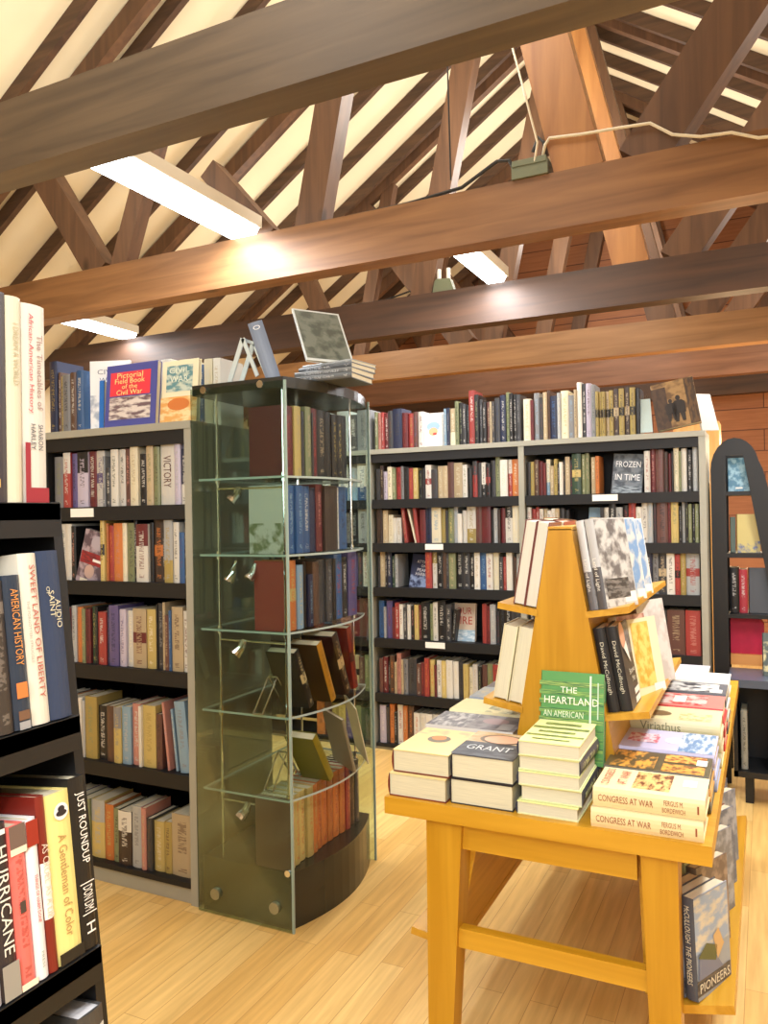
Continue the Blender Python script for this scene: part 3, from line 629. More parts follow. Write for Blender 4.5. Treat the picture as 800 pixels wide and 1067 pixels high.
face_out(-.525, 4.53, 1.94, .225, .272, .03, 14, c3(120,92,56), c3(60,40,24), 'large brown picture book with dark standing figure, leaning on the right far bookcase', roll=-10, extra=figures, back=c3(140,108,66), pband=(0,1), cink=c3(92,66,38))
big_book(frame((-.30,4.60,1.935), (math.sin(.5),math.cos(.5),0), Vector((-.28,0,.96)).cross(Vector((math.sin(.5),math.cos(.5),0))), (-.28,0,.96)), .16, .21, .012, c3(206,200,186), c3(160,150,130), 'thin pale book leaning behind the brown picture book on the right far bookcase')
r = empty('acrylic_stand', (-.60,4.56,1.93), 'clear acrylic book stand holding a pale leaflet left of the brown picture book', 'stand')
mb = MB(); mb.hexa([(-.06,0,0),(.05,0,0),(.05,.004,0),(-.06,.004,0),(-.045,.03,.22),(.03,.03,.22),(.03,.034,.22),(-.045,.034,.22)]); mb.build('panel', M_GLASS, r)
mb = MB(); mb.hexa([(-.055,.006,.01),(.045,.006,.01),(.045,.009,.01),(-.055,.009,.01),(-.04,.036,.2),(.03,.036,.2),(.03,.039,.2),(-.04,.039,.2)]); mb.build('leaflet', M_PLAST, r)

# left case: face-out books above it and the slanting one on the second shelf
Z0 = 1.885
def civil(c, w, h, t):
    rect(c, w*.1, w*.88, h*.5, h*.88, 0, c3(226,62,76), 0); rect(c, w*.1, w*.9, h*.12, h*.48, 0, c3(214,204,196), 0, c3(110,90,96), .35)
face_out(-2.515, 2.44, Z0, .03, .205, .03, 2, c3(40,110,190), c3(30,80,160), 'bright blue thin book tucked left of the red and blue pictorial book')
face_out(-2.475, 2.43, Z0, .278, .262, .026, 5, c3(72,74,140), c3(50,50,110), 'blue book with red title panel reading Pictorial Field Book of the Civil War',
         ctexts=[('Pictorial', .49, .82, .5, .085, c3(248,226,150), 0), ('Field Book', .49, .73, .58, .08, c3(248,226,150), 0), ('of the', .49, .64, .3, .07, c3(248,226,150), 0), ('Civil War', .49, .55, .5, .08, c3(248,226,150), 0)], extra=civil, back=c3(76,80,150))
def poster(c, w, h, t):
    rect(c, w*.14, w*.86, h*.5, h*.92, 0, c3(96,140,146), 0, c3(196,206,190), .9); rect(c, 0, w, 0, h*.42, 0, c3(226,168,96), 0, c3(240,214,160), .5)
    oval(c, w*.5, h*.3, w*.3, h*.1, 0, c3(206,120,60), 0)
face_out(-2.19, 2.45, Z0, .185, .255, .02, 5, c3(232,222,186), c3(140,150,120), 'cream face-out book with teal lettered panel and orange scene beside the glass cabinet',
         ctexts=[('CIVIL', .5, .84, .55, .09, c3(226,232,214), 0), ('WAR', .5, .7, .5, .1, c3(226,232,214), 0)], extra=poster, back=c3(234,224,190))
big_book(frame((-2.56,2.44,Z0), (.94,.34,0), (-.34,.94,0), (0,0,1)), .18, .29, .014, c3(222,226,230), c3(150,160,180), 'white and blue tall book angled behind the bright blue thin book',
         ctexts=[('CIVIL', .45, .84, .5, .07, c3(110,120,140), 0), ('WAR', .45, .72, .4, .07, c3(110,120,140), 0)], back=c3(228,230,232), pband=(0,.5), cink=c3(160,170,186))
shelf_row(-2.47, -2.01, 2.60, Z0, 'WC30.29 CW26.28 Ww20.3 gC14.26 CT20.29 wC18.27 UW10.26 CW16.28 WT14.28', 'back row above the left bookcase', Gp)
a = math.radians(17); Z = Vector((math.sin(a), 0, math.cos(a))); X = Vector((math.cos(a)*.985, .17, -math.sin(a)*.985)).normalized(); Y = Z.cross(X).normalized(); Z = X.cross(Y)
def rebel(c, w, h, t):
    rect(c, .008, w-.004, h*.38, h*.6, 0, c3(150,44,48), 0, c3(100,40,50), .2); oval(c, w*.5, h*.25, .024, .03, 0, c3(190,160,150), 0); oval(c, w*.6, h*.8, .03, .03, 0, c3(170,160,170), 0); rect(c, w*.2, w*.5, h*.03, h*.1, 0, c3(220,210,190), 0)
    rect(c, w*.55, w*.95, h*.45, h*.5, 0, c3(235,230,225), 0)
big_book(frame((-2.655,2.43,1.25), X, Y, Z), .125, .232, .026, c3(70,56,66), c3(180,160,160), 'dark leaning book with red-banded portrait cover, second shelf of the left bookcase', extra=rebel, back=c3(92,76,86), pband=(0,1), cink=c3(168,150,158))

# ------------------------------------------------------------------ glass display cabinet
GX0, GX1, GY0, GY1 = -1.985, -1.565, 2.40, 3.055
def bow(inset=0, bulge=.07, n=12):
    x0, x1, y0, y1 = GX0+inset, GX1-inset, GY0+inset, GY1-inset
    P = [(x0,y0),(x1,y0)]
    for j in range(1, n): q = j/n; P.append((x1 + bulge*math.sin(PI*q)**.9*1.0, y0+(y1-y0)*q))
    return P + [(x1,y1),(x0,y1)]
cab = empty('display_cabinet', (-1.78,2.72,0), 'tall bow-fronted glass display cabinet with dark base and four clear shelves', 'display cabinet')
co = Vector((-1.78,2.72,0))
def CB(nm, mb, m, par=None):
    for k in range(len(mb.v)): mb.v[k] = (mb.v[k][0]-co.x, mb.v[k][1]-co.y, mb.v[k][2])
    return mb.build(nm, m, par or cab)
mb = MB(); mb.prism(bow(.012), 0, .205); CB('plinth', mb, M_PLINTH)
mb = MB(); mb.prism(bow(.002), 1.975, 2.015); CB('top_panel', mb, M_PLINTH)
for z in (1.655, 1.365, 1.080, .770, .468):
    mb = MB(); mb.prism(bow(.016), z-.008, z, mat=0, side=1); CB('glass_shelf', mb, [M_GLASS, M_GEDGE])
for yy in (GY0-.006, GY1):
    mb = MB(); mb.box((GX0,yy,0.0), (GX1+.012,yy+.006,2.0)); CB('side_pane', mb, M_GLASS2)
mb = MB(); mb.box((GX0-.006,GY0,.0), (GX0,GY1,2.0)); CB('back_pane', mb, M_GLASS)
P = bow(-.002)[1:-1]; mb = MB()
for j in range(len(P)-1):
    a, b = P[j], P[j+1]; mb.face([(a[0],a[1],.21),(b[0],b[1],.21),(b[0],b[1],1.97),(a[0],a[1],1.97)])
CB('curved_door', mb, M_GLASS)
for (x, y) in ((GX1+.008,GY0-.002), (GX1+.008,GY1+.004)):
    mb = MB(); mb.box((x-.004,y-.004,.0), (x+.004,y+.004,2.0)); CB('edge_strip', mb, M_GEDGE)
for (x, y) in ((-1.89,GY0+.03), (-1.59,GY0+.03), (-1.62,GY1-.05), (-1.89,GY1-.05)):
    mb = MB(); mb.tube([(x,y,.2),(x,y,1.98)], .0045, 8); CB('rod', mb, M_CHR)
    for z in (1.655, 1.365, 1.080, .770, .468):
        q = MB(); q.tube([(x,y,z-.02),(x,y,z+.012)], .009, 8); CB('shelf_clip', q, M_CHR)
for x, z, rr in ((-1.903,.078,.021), (-1.636,.078,.021), (-1.92,1.992,.014), (-1.66,1.992,.014), (-1.575,.215,.012)):
    mb = MB(); mb.tube([(x,GY0-.012,z),(x,GY0+.004,z)], rr, 18); CB('round_fixing', mb, simple('brushed_disc', rgb(150,144,110), .4, .4) if rr > .02 else M_CHR)
for z, dx in ((1.615, .1), (1.04, .11), (.43, .12)):
    mb = MB(); mb.tube([(-1.89,GY0+.03,z),(-1.59,GY0+.03,z-.002)], .005, 8); bar = CB('lamp_bar', mb, M_CHR)
    mb = MB(); x = -1.89+dx; y = GY0+.03
    mb.tube([(x,y,z+.004),(x-.005,y-.01,z-.025),(x-.02,y-.03,z-.05)], [.012,.016,.022], 12); q = CB('spot_lamp', mb, M_CHR, bar)
mb = MB(); mb.tube([(-1.72,GY0+.03,1.33),(-1.725,GY0+.02,1.30),(-1.735,GY0+.0,1.275)], [.006,.014,.02], 12); CB('spot_lamp', mb, M_CHR)
mb = MB(); mb.tube([(-1.81,GY0+.03,1.34),(-1.815,GY0+.02,1.30),(-1.83,GY0+.01,1.265)], [.006,.012,.022], 12); CB('spot_lamp', mb, M_CHR)
cg = 'books inside the glass display cabinet'
cw = lambda s: ('base row' if 'base' in s else s.replace('on the ','')) + ' of the glass cabinet'
SX = -1.575
# first in each row is a large box cover facing the aisle corner
def crow(z, y0, y1, toks, where, depth=.135): shelf_row(y0, y1, SX, z, toks, cw(where), cg, depth=depth, face='E', force=True)
crow(1.656, 2.43, 2.93, 'rR14.26 YT9.265 kK4.25 gT8.27 kb2.25 rR8.27 KT14.27 KK8.27 Ky8.265 KY8.265 Kk10.27', 'on the top shelf', .15)
crow(1.366, 2.43, 2.92, 'wg4.255c UL8.255 UL8.255 UW9.255 NN9.25 rp8.265 bb17.26 wg5.255 UN12.26', 'on the second shelf', .15)
crow(1.081, 2.43, 2.99, 'Rr4.258 OY11.26m LY9.24 KK6.25 NL8.2 BB10.245 kK12.25 kS10.25 KK6.25 UR14.265 KW11.25 PR16.27', 'on the third shelf', .15)
crow(.207, 2.42, 2.96, 'mp5.262 YO12.262 YO12.262 YO14.262 YO14.262 OY10.262 OR14.262 OR14.262 OR14.262 OR15.262 OR14.262 RO12.262 bT8.262 By8.262 kT10.262', 'in the row of yellow and orange volumes on the base', .15)
# leaning books on stands
def leaner(y, z, h, w, t, ang, xs, col, ink, label, **k):
    """spine near +x, top leaning towards -y"""
    a = math.radians(ang); Z = Vector((0,-math.sin(a),math.cos(a))); X = Vector((-1,0,0)); Y = Z.cross(X)
    M = frame((xs, y, z), X, Y, Z); cs = [(M @ Vector((0,q,p))).z for q in (0,t) for p in (0,h)]
    M.translation.z += z-min(cs); return big_book(M, w, h, t, col, ink, label, group=cg, **k)
z = .771
leaner(2.60, z, .25, .13, .036, 25, SX, c3(32,30,26), c3(190,170,120), 'black leaning book with gilt spine bands, front of the fourth cabinet shelf', band=(.44,.6))
leaner(2.72, z, .262, .135, .04, 24, SX+.03, c3(172,120,34), c3(120,80,24), 'ochre leaning book with dark brown cover on the fourth cabinet shelf', back=c3(70,50,22), cover=c3(70,50,22))
leaner(2.86, z, .275, .15, .046, 23, SX+.02, c3(40,26,20), c3(190,160,110), 'large dark leaning book with gilt ornamented spine on the fourth cabinet shelf', band=(.44,.6))
leaner(2.965, z, .27, .13, .04, 12, SX, c3(122,36,26), c3(60,20,16), 'red leather leaning book with dark spine bands at the back of the fourth cabinet shelf', band=(.44,.6))
z = .469
leaner(2.69, z, .23, .13, .036, 33, SX+.03, c3(138,120,30), c3(110,100,24), 'olive-gold leaning book on a wire easel, fifth cabinet shelf', back=c3(104,100,28), cover=c3(104,100,28))
a = math.radians(24); Z = Vector((0,-math.sin(a)*.9,math.cos(a))).normalized(); X = Vector((-.86,.45,0)); X = (X-Z*X.dot(Z)).normalized(); Y = Z.cross(X)
big_book(frame((-1.50,2.79,z+.006), X, Y, Z), .14, .25, .012, c3(150,138,112), c3(120,110,90), 'grey-tan thin book leaning upright on the fifth cabinet shelf', group=cg, back=c3(152,140,116), cover=c3(140,130,104))
X = Vector((-.7,.7,0)); X = (X-Z*X.dot(Z)).normalized(); Y = Z.cross(X)
M = frame((-1.50,2.90,z+.003), X, Y, Z); mb = MB(); mb.box((0,0,0), (.15,.004,.27), c=rgb(206,196,162), i=rgb(206,196,162), p=(0,0,0,.01))
for q in range(15): mb.box((.02,-.0008,.03+q*.0145), (.13-random.uniform(0,.02),0,.034+q*.0145), c=rgb(160,150,120), i=rgb(160,150,120), p=(0,0,0,.01))
o = mb.build('paper_document', M_BOOK); o.matrix_world = M; tag(o, 'open cream typed document propped behind the grey-tan book in the cabinet', 'document')
for (y, zz, nm) in ((2.50,.771,'wire easel behind the black gilt book on the fourth cabinet shelf'), (2.56,.469,'wire easel behind the olive-gold book on the fifth cabinet shelf')):
    mb = MB()
    for dx in (-.02, .02):
        x = -1.70+dx
        mb.tube([(x,y-.10,zz+.006),(x,y,zz+.125),(x,y+.09,zz+.006),(x,y+.115,zz+.02)], .0035, 6)
    mb.tube([(-1.72,y-.1,zz+.006),(-1.68,y-.1,zz+.006)], .0035, 6); mb.tube([(-1.72,y,zz+.125),(-1.68,y,zz+.125)], .0035, 6)
    tag(mb.build('wire_easel', M_CHR), nm, 'easel')
# things on top of the cabinet
sx, sy, st = -1.50, 2.50, 2.016
for j, (w, h, t, cc) in enumerate(((.19,.29,.022,(96,100,102)), (.185,.28,.022,(110,112,112)), (.18,.27,.02,(84,88,92)), (.17,.26,.014,(150,154,154)))):
    zt = st + sum((.022,.022,.02,.014)[:j+1])
    an = math.radians(-2 + j*3); X = Vector((math.sin(an), math.cos(an), 0)); Y = Vector((0,0,-1)); Z = X.cross(Y)
    big_book(frame((-1.37-.006*j, 2.56+.012*j, zt), X, Y, Z), w, h*.9, t, c3(*cc), c3(200,200,200), ['grey flat book at the bottom of the stack on the cabinet', 'grey flat book second from bottom of the cabinet-top stack',
        'dark grey flat book second from top of the cabinet-top stack', 'pale thin flat book topmost of the cabinet-top stack'][j], group='flat books stacked on the glass cabinet')
X = Vector((.55,.83,0)).normalized(); Z = Vector((-.41,.27,.87)); Z = (Z-X*Z.dot(X)).normalized(); Y = Z.cross(X)
def picframe(c, w, h, t): rect(c, .006, w-.008, .012, h-.008, 0, c3(104,108,96), 0, c3(66,72,62), .33)
big_book(frame((-1.555,2.55,2.098), X, Y, Z), .205, .26, .012, c3(206,210,208), c3(80,84,80), 'large grey-green picture book tilted back on top of the cabinet-top stack', extra=picframe, back=c3(196,200,196))
X = Vector((-.5,.86,0)).normalized(); Z = Vector((-.26,-.14,.95)); Z = (Z-X*Z.dot(X)).normalized(); Y = Z.cross(X)
big_book(frame((-1.60,2.44,2.018), X, Y, Z), .15, .225, .055, c3(112,124,144), c3(220,220,220), 'blue-grey book leaning left on a clear easel on top of the cabinet', texts=[('O', .9, .07, .5, c3(226,228,230))])
mb = MB()
for dy in (0, .07):
    mb.bar((-1.86,2.47+dy,2.017), (-1.79,2.47+dy,2.19), .02, .005); mb.bar((-1.79,2.47+dy,2.19), (-1.725,2.47+dy,2.04), .016, .005)
mb.bar((-1.79,2.47,2.185), (-1.79,2.545,2.185), .012, .005, ref=(1,0,0))
tag(mb.build('acrylic_easel', M_PLAST), 'clear acrylic easel holding the blue-grey leaning book on the cabinet', 'easel')

# ------------------------------------------------------------------ black two-sided stand at the left edge
sp = empty('book_stand', (-1.2,.5,0), 'black tapered two-sided book stand at the left edge, books on its shelves', 'book stand')
so = Vector((-1.2,.5,0))
def SB(nm, mb, m=None):
    for k in range(len(mb.v)): mb.v[k] = (mb.v[k][0]-so.x, mb.v[k][1]-so.y, mb.v[k][2])
    return mb.build(nm, m or M_BLK2, sp)
ex = lambda z: -.952 + (1.53-z)*.108
ep = lambda z: ex(z) - .016
mb = MB(); mb.prism([(-2.4-ep(0),0),(ep(0),0),(ep(1.53),1.53),(-2.4-ep(1.53),1.53)], .843, .860, axis='y'); SB('end_panel', mb)
mb = MB(); mb.prism([(-2.4-ex(0),0),(ex(0),0),(ex(1.53),1.53),(-2.4-ex(1.53),1.53)], .0, .02, axis='y'); SB('end_panel', mb)
mb = MB(); mb.box((-1.21,.02,.05), (-1.19,.843,1.5)); SB('divider', mb)
for z in (1.528, 1.215, .885, .555, .2):
    e = ex(z); mb = MB(); tl = .108*abs(e+1.2) if z < 1.5 else 0
    for q in (0, 1):
        f = (lambda x: x) if q else (lambda x: -2.4-x)
        P = [(f(-1.2),z-.025-tl),(f(e+.004),z-.025),(f(e+.004),z),(f(-1.2),z-tl)]
        mb.prism(P if q else P[::-1], .02, .843, axis='y')
        a, b = sorted((f(e-.018), f(e+.004))); mb.box((a,.02,z-.05), (b,.843,z-.001))
    SB('shelf', mb)
gs = 'books on the black stand at the left edge'
def stand_book(y1, t, h, z, col, ink, label, w=.16, dx=0, **k):
    a = math.atan(.108); Z = Vector((-math.sin(a),0,math.cos(a))); X = Vector((-math.cos(a),0,-math.sin(a))); Y = Z.cross(X)
    if z > 1.5: Z = Vector((0,0,1)); X = Vector((-1,0,0)); Y = Z.cross(X)
    M = frame((ex(z)+dx, y1, z), X, Y, Z)
    if z < 1.5:
        M.translation.z += .0012
    return big_book(M, w, h, t, col, ink, label, group=gs, **k)
z = 1.5285; wh = c3(236,232,222); gold = c3(210,180,96)
def aah(c, w, h, t): 
    for (z0, z1, y0, y1, q) in ((0, .075, 0, 1, c3(146,40,52)), (.075, .30, .78, 1, c3(146,40,52))):
        c.face([(-.0008,t*y1,h*z0),(-.0008,t*y0,h*z0),(-.0008,t*y0,h*z1),(-.0008,t*y1,h*z1)], c=q, i=q, p=(0,0,0,.01))
stand_book(.826, .040, .288, z, c3(206,200,188), wh, 'tall white book with red title and maroon foot, rightmost on the black stand\'s top', extra=aah, band=None,
           texts=[('African-American History', .70, .50, .26, c3(186,70,74), .22), ('The Timetables of', .66, .38, .24, c3(150,120,110), -.17), ('HARLEY', .33, .13, .2, c3(80,80,84), .15), ('SHARON', .33, .13, .2, c3(80,80,84), -.17)])
stand_book(.785, .025, .292, z, c3(204,196,170), wh, 'tall cream book reading I DREAM A WORLD on the black stand\'s top', texts=[('I DREAM A WORLD', .72, .3, .4, c3(176,166,130))])
stand_book(.759, .042, .294, z, c3(58,50,54), gold, 'black book with gold lettering, third from right on the black stand\'s top', texts=[('Black and American  Booker T. Washington Rediscovered', .62, .66, .28, gold), ('T', .09, .04, .3, gold)])
stand_book(.715, .034, .27, z, c3(120,60,50), gold, 'brown book nearest the viewer on the black stand\'s top'); stand_book(.68, .05, .28, z, c3(40,60,90), gold, 'navy book nearest the viewer on the black stand\'s top')
z = 1.2155
stand_book(.836, .038, .243, z, c3(44,58,84), c3(200,200,170), 'dark blue thick book rightmost on the black stand\'s second shelf',
           texts=[('OF', .76, .05, .16, c3(206,198,166), .2), ('AUDIO', .62, .17, .24, c3(206,198,166), -.2), ('SAINT', .68, .16, .24, c3(206,198,166), .06)])
stand_book(.797, .030, .241, z, c3(214,206,188), c3(170,90,80), 'white book reading SWEET LAND OF LIBERTY on the black stand', texts=[('SWEET LAND OF LIBERTY', .54, .78, .3, c3(178,96,84), -.1), ('THE FORGOTTEN STRUGGLE', .54, .36, .14, c3(150,150,140), .28)])
def navy(c, w, h, t):
    for z0, z1, q in ((.2,.3,c3(206,120,60)), (.06,.12,c3(110,80,60)), (.0,.05,c3(150,150,150))):
        c.face([(-.0008,t*.85,h*z0),(-.0008,t*.2,h*z0),(-.0008,t*.2,h*z1),(-.0008,t*.85,h*z1)], c=q, i=q, p=(0,0,0,.01))
stand_book(.766, .027, .212, z, c3(38,50,66), c3(206,130,60), 'navy book with orange lettering beside the white book on the black stand', texts=[('AMERICAN HISTORY', .66, .5, .45, c3(212,140,70))], extra=navy)
stand_book(.738, .027, .206, z, c3(58,50,44), c3(120,110,100), 'dark brown book with yellow band at the left edge of the black stand', band=(.78,.86), seed=.3)
stand_book(.709, .04, .22, z, c3(120,116,110), c3(60,60,60), 'grey book nearest the viewer on the black stand\'s second shelf'); stand_book(.667, .04, .23, z, c3(80,40,40), c3(200,180,120), 'maroon book nearest the viewer on the black stand\'s second shelf')
z = .8855
def ban(c, w, h, t):
    for z0, z1 in ((.375,.381), (.20,.206)):
        c.face([(-.0008,t*.95,h*z0),(-.0008,t*.05,h*z0),(-.0008,t*.05,h*z1),(-.0008,t*.95,h*z1)], c=wh, i=wh, p=(0,0,0,.01))
stand_book(.845, .028, .243, z, c3(24,22,22), wh, 'black book with bold white lettering, rightmost on the black stand\'s third shelf', extra=ban, texts=[('JUST ROUNDUP', .70, .42, .62, wh), ('DON DM', .29, .14, .6, wh), ('H', .12, .06, .55, wh)])
def adv(c, w, h, t):
    q = c3(24,22,22); c.face([(-.0008,t,0),(-.0008,0,0),(-.0008,0,h*.07),(-.0008,t,h*.07)], c=q, i=q, p=(0,0,0,.01))
    n = 14
    for (zc, yc, rz, ry, cc) in ((.885,.46,.052,.3,c3(226,222,224)), (.90,.46,.02,.14,c3(40,34,40)), (.875,.46,.018,.22,c3(40,34,40))):
        c.face([(-.0012 - .0004*(ry < .25) - .0003*(ry < .15), t*yc - t*ry*math.cos(2*PI*j/n), h*zc + h*rz*math.sin(2*PI*j/n)) for j in range(n)], c=cc, i=cc, p=(0,0,0,.01))
stand_book(.816, .042, .232, z, c3(232,214,134), c3(170,130,70), 'pale yellow book with oval silhouette portrait on the black stand\'s third shelf', extra=adv, texts=[('A Gentleman of Color', .45, .6, .35, c3(176,140,84))])
stand_book(.773, .015, .236, z, c3(120,34,24), wh, 'thin dark red book beside the pale yellow one on the black stand', band=(.3,.62), texts=[('AS CRUEL AS A LIE', .52, .42, .7, c3(220,200,180))])
def redhd(c, w, h, t):
    q = c3(150,40,26); c.face([(-.0008,t,h*.83),(-.0008,0,h*.83),(-.0008,0,h*.99),(-.0008,t,h*.99)], c=q, i=q, p=(0,0,0,.01))
stand_book(.757, .019, .212, z, c3(230,226,226), c3(190,50,50), 'white book with red lettering and rust top on the black stand', extra=redhd, texts=[('THINGS OF HARM DONE', .5, .3, .25, c3(196,60,60)), ('PRESS', .12, .1, .2, c3(150,170,160))])
def pinkb(c, w, h, t):
    for z0, z1, y0, y1, q in ((.86,1,0,1,c3(110,90,80)), (.82,.86,0,1,c3(232,220,190)), (0,.04,0,1,c3(236,224,196)), (.46,.53,.35,.7,c3(70,60,56))):
        c.face([(-.0008,t*y1,h*z0),(-.0008,t*y0,h*z0),(-.0008,t*y0,h*z1),(-.0008,t*y1,h*z1)], c=q, i=q, p=(0,0,0,.01))
stand_book(.737, .025, .212, z, c3(232,110,100), c3(150,60,50), 'coral pink book with small dark emblem on the black stand\'s third shelf', extra=pinkb)
def hurr(c, w, h, t):
    q = c3(150,146,136); c.face([(-.0008,t,0),(-.0008,0,0),(-.0008,0,h*.2),(-.0008,t,h*.2)], c=q, i=q, p=(0,0,0,.01))
stand_book(.711, .025, .222, z, c3(50,42,44), wh, 'dark book with large white HURRICANE lettering on the black stand', extra=hurr, texts=[('HURRICANE', .56, .62, .62, c3(226,220,206)), ('I', .95, .03, .6, wh)])
stand_book(.685, .026, .222, z, c3(222,222,226), c3(60,110,200), 'white book with blue middle band at the left edge of the black stand', band=(.38,.6), seed=.2)
stand_book(.658, .04, .23, z, c3(60,70,60), c3(200,180,120), 'dark green book nearest the viewer on the black stand\'s third shelf')
z = .5555
stand_book(.842, .046, .248, z, c3(66,64,62), c3(200,200,196), 'dark grey book with white page tops, rightmost on the stand\'s fourth shelf', w=.15, page=c3(236,234,236), band=(.8,.9))
stand_book(.794, .036, .226, z, c3(120,114,96), c3(60,60,60), 'grey-tan book second from the end panel on the stand\'s fourth shelf', w=.17, page=c3(226,212,170))
stand_book(.757, .036, .230, z, c3(96,60,50), c3(200,180,120), 'brown book third from the end panel on the stand\'s fourth shelf')
stand_book(.719, .036, .222, z, c3(190,160,70), c3(60,60,60), 'mustard book fourth from the end panel on the stand\'s fourth shelf')

# ------------------------------------------------------------------ oak display table
TX0, TX1, TY0, TY1, TZ = -.938, -.122, 1.90, 3.80, .745
tb = empty('display_table', (-.53,2.85,0), 'golden oak display table stacked with books, slanted trays below its sides', 'table')
to = Vector((-.53,2.85,0))
def TB(nm, mb, m, base=None):
    for k in range(len(mb.v)): mb.v[k] = tuple(Vector(mb.v[k])-to)
    return mb.build(nm, m, tb)
mb = MB(); mb.box((TX0,TY0,TZ-.045), (TX1,TY1,TZ)); TB('tabletop', mb, M_OAK)
xc = -.53
for sx in (-1, 1):
    for yy, sy in ((TY0+.02, 1), (TY1-.02, -1)):
        mb = MB(); xo = xc+sx*.295; xi = xc+sx*.195; xb0 = xc+sx*.300; xb1 = xc+sx*.238
        if sx > 0: xo += .038; xi += .055; xb0 += .035; xb1 += .035
        P = []
        for z, a, b, d in ((0, xb0, xb1, .055), (TZ-.045, xo, xi, .085)):
            l, r = min(a, b), max(a, b); y0, y1 = (yy, yy+sy*d); y0, y1 = min(y0, y1), max(y0, y1)
            P += [(l,y0,z),(r,y0,z),(r,y1,z),(l,y1,z)]
        mb.hexa(P); TB('leg', mb, M_OAKZ)
for y0 in (TY0+.035, TY1-.06):
    mb = MB(); mb.box((xc-.21,y0,TZ-.12), (xc+.24,y0+.025,TZ-.045)); TB('apron', mb, M_OAK)
    mb = MB(); mb.box((xc-.235,y0,.365), (xc+.262,y0+.03,.415)); TB('stretcher', mb, M_OAK)
for sx in (-1, 1):
    mb = MB(); x0 = xc+sx*.27; mb.box((min(x0,x0+sx*.025),TY0+.09,TZ-.12), (max(x0,x0+sx*.025),TY1-.09,TZ-.045)); TB('side_apron', mb, M_OAKY)
for sx in (-1, 1):
    # slanted back board and tilted ledge that carry books under the table edge
    y0, y1 = TY0+.10, TY1-.10
    mb = MB(); P = []
    for y in (y0, y1): pass
    a0 = (xc+sx*.262, .33 if sx < 0 else .325); a1 = (xc+sx*(.19 if sx < 0 else .25), .66); n = .018
    q = [(a0[0],a0[1]),(a0[0]-sx*n,a0[1]-.004),(a1[0]-sx*n,a1[1]),(a1[0],a1[1])]
    if sx > 0: q = q[::-1]
    mb.prism(q, y0, y1, axis='y'); TB('slanted_board', mb, M_OAKY)
    mb = MB(); L = .123 if sx < 0 else .185; dz = .02 if sx < 0 else .035
    zb = a0[1]; i0 = -.02 if sx < 0 else .03; q = [(a0[0]+sx*i0,zb-.02),(a0[0]+sx*L,zb-.02+dz),(a0[0]+sx*L-sx*.003,zb+dz),(a0[0]+sx*i0,zb)]
    if sx < 0: q = q[::-1]
    mb.prism(q, y0+.006 if sx < 0 else y0-.03, y1 if sx < 0 else 3.22, axis='y'); TB('ledge', mb, M_OAKY)

# ------------------------------------------------------------------ riser on the table
RY0, RY1, XC = 2.20, 3.06, -.522
rs = empty('book_riser', (XC,2.63,TZ), 'tapered golden oak riser on the table with two tilted ledges each side', 'riser')
ro = Vector((XC,2.63,TZ))
def RB(nm, mb, m):
    for k in range(len(mb.v)): mb.v[k] = tuple(Vector(mb.v[k])-ro)
    return mb.build(nm, m, rs)
hw = lambda z: .032 + (1.455-z)*.172
for y0 in (RY0, RY1-.022):
    mb = MB(); mb.prism([(XC-hw(TZ),TZ),(XC+hw(TZ),TZ),(XC+hw(1.455),1.455),(XC-hw(1.455),1.455)], y0, y0+.022, axis='y'); RB('end_panel', mb, M_OAKZ)
for sx in (-1, 1):
    q = [(XC+sx*hw(TZ),TZ),(XC+sx*hw(1.45),1.45),(XC+sx*(hw(1.45)-.014),1.45),(XC+sx*(hw(TZ)-.014),TZ)]
    if sx > 0: q = q[::-1]
    mb = MB(); mb.prism(q[::-1] if sx > 0 else q[::-1], RY0+.022, RY1-.022, axis='y'); RB('side_board', mb, M_OAKY)
    for z in (1.225, .945):
        x0 = XC+sx*(hw(z)-.004); x1 = XC+sx*(hw(z)+.112); dz = .019
        q = [(x0,z-.018),(x1+sx*.002,z-.018+dz),(x1,z+dz),(x0,z)]
        if sx < 0: q = q[::-1]
        mb = MB(); mb.prism(q, RY0-.003, RY1, axis='y'); RB('ledge', mb, M_OAKY)
mb = MB(); mb.box((XC-.034,RY0,1.452), (XC+.034,RY1,1.462)); RB('top_cap', mb, M_OAKY)

gr = 'books displayed on the oak riser'
def riser_book(side, z, y, w, h, t, off, col, ink, label, extra=None, **k):
    """side 1: cover faces +x with the spine towards the front; side -1 mirrored with the fore-edge towards the front"""
    a = math.atan(.172); s = side
    Z = Vector((-s*math.sin(a),0,math.cos(a))); n = Vector((s*math.cos(a),0,math.sin(a)))
    X = Vector((0,s,0)); Y = -n
    d = off + t + .002
    yy = y if s > 0 else y + w
    q = math.radians(k.pop('yaw', 0)); n = Matrix.Rotation(-q, 3, 'Z') @ n; X = Matrix.Rotation(-q, 3, 'Z') @ X; Z = Matrix.Rotation(-q, 3, 'Z') @ Z; Y = -n
    o = Vector((XC+s*(hw(z)),yy,z)) + n*d
    # rest on the tilted ledge
    slope = .019/.116
    o.z = z + slope*((o.x-XC)*s-hw(z)) + .002
    M = frame(o, X, Y, Z); c2 = M @ Vector((0,t,0)); need = z + slope*((c2.x-XC)*s-hw(z)) + .001 - c2.z
    if need > 0: M.translation += Z*need
    return big_book(M, w, h, t, col, ink, label, group=gr, extra=extra, **k)
z1, z2 = 1.225, .945
def bwcov(c, w, h, t):
    rect(c, .004, w-.004, .004, h-.004, 0, c3(196,194,190), 0, c3(104,100,100), .12); rect(c, w*.62, w*.97, .012, h*.16, 0, wh, 0)
    rect(c, w*.1, w*.8, .1*h, h*.32, 0, c3(60,56,56), 0, c3(120,116,112), .5)
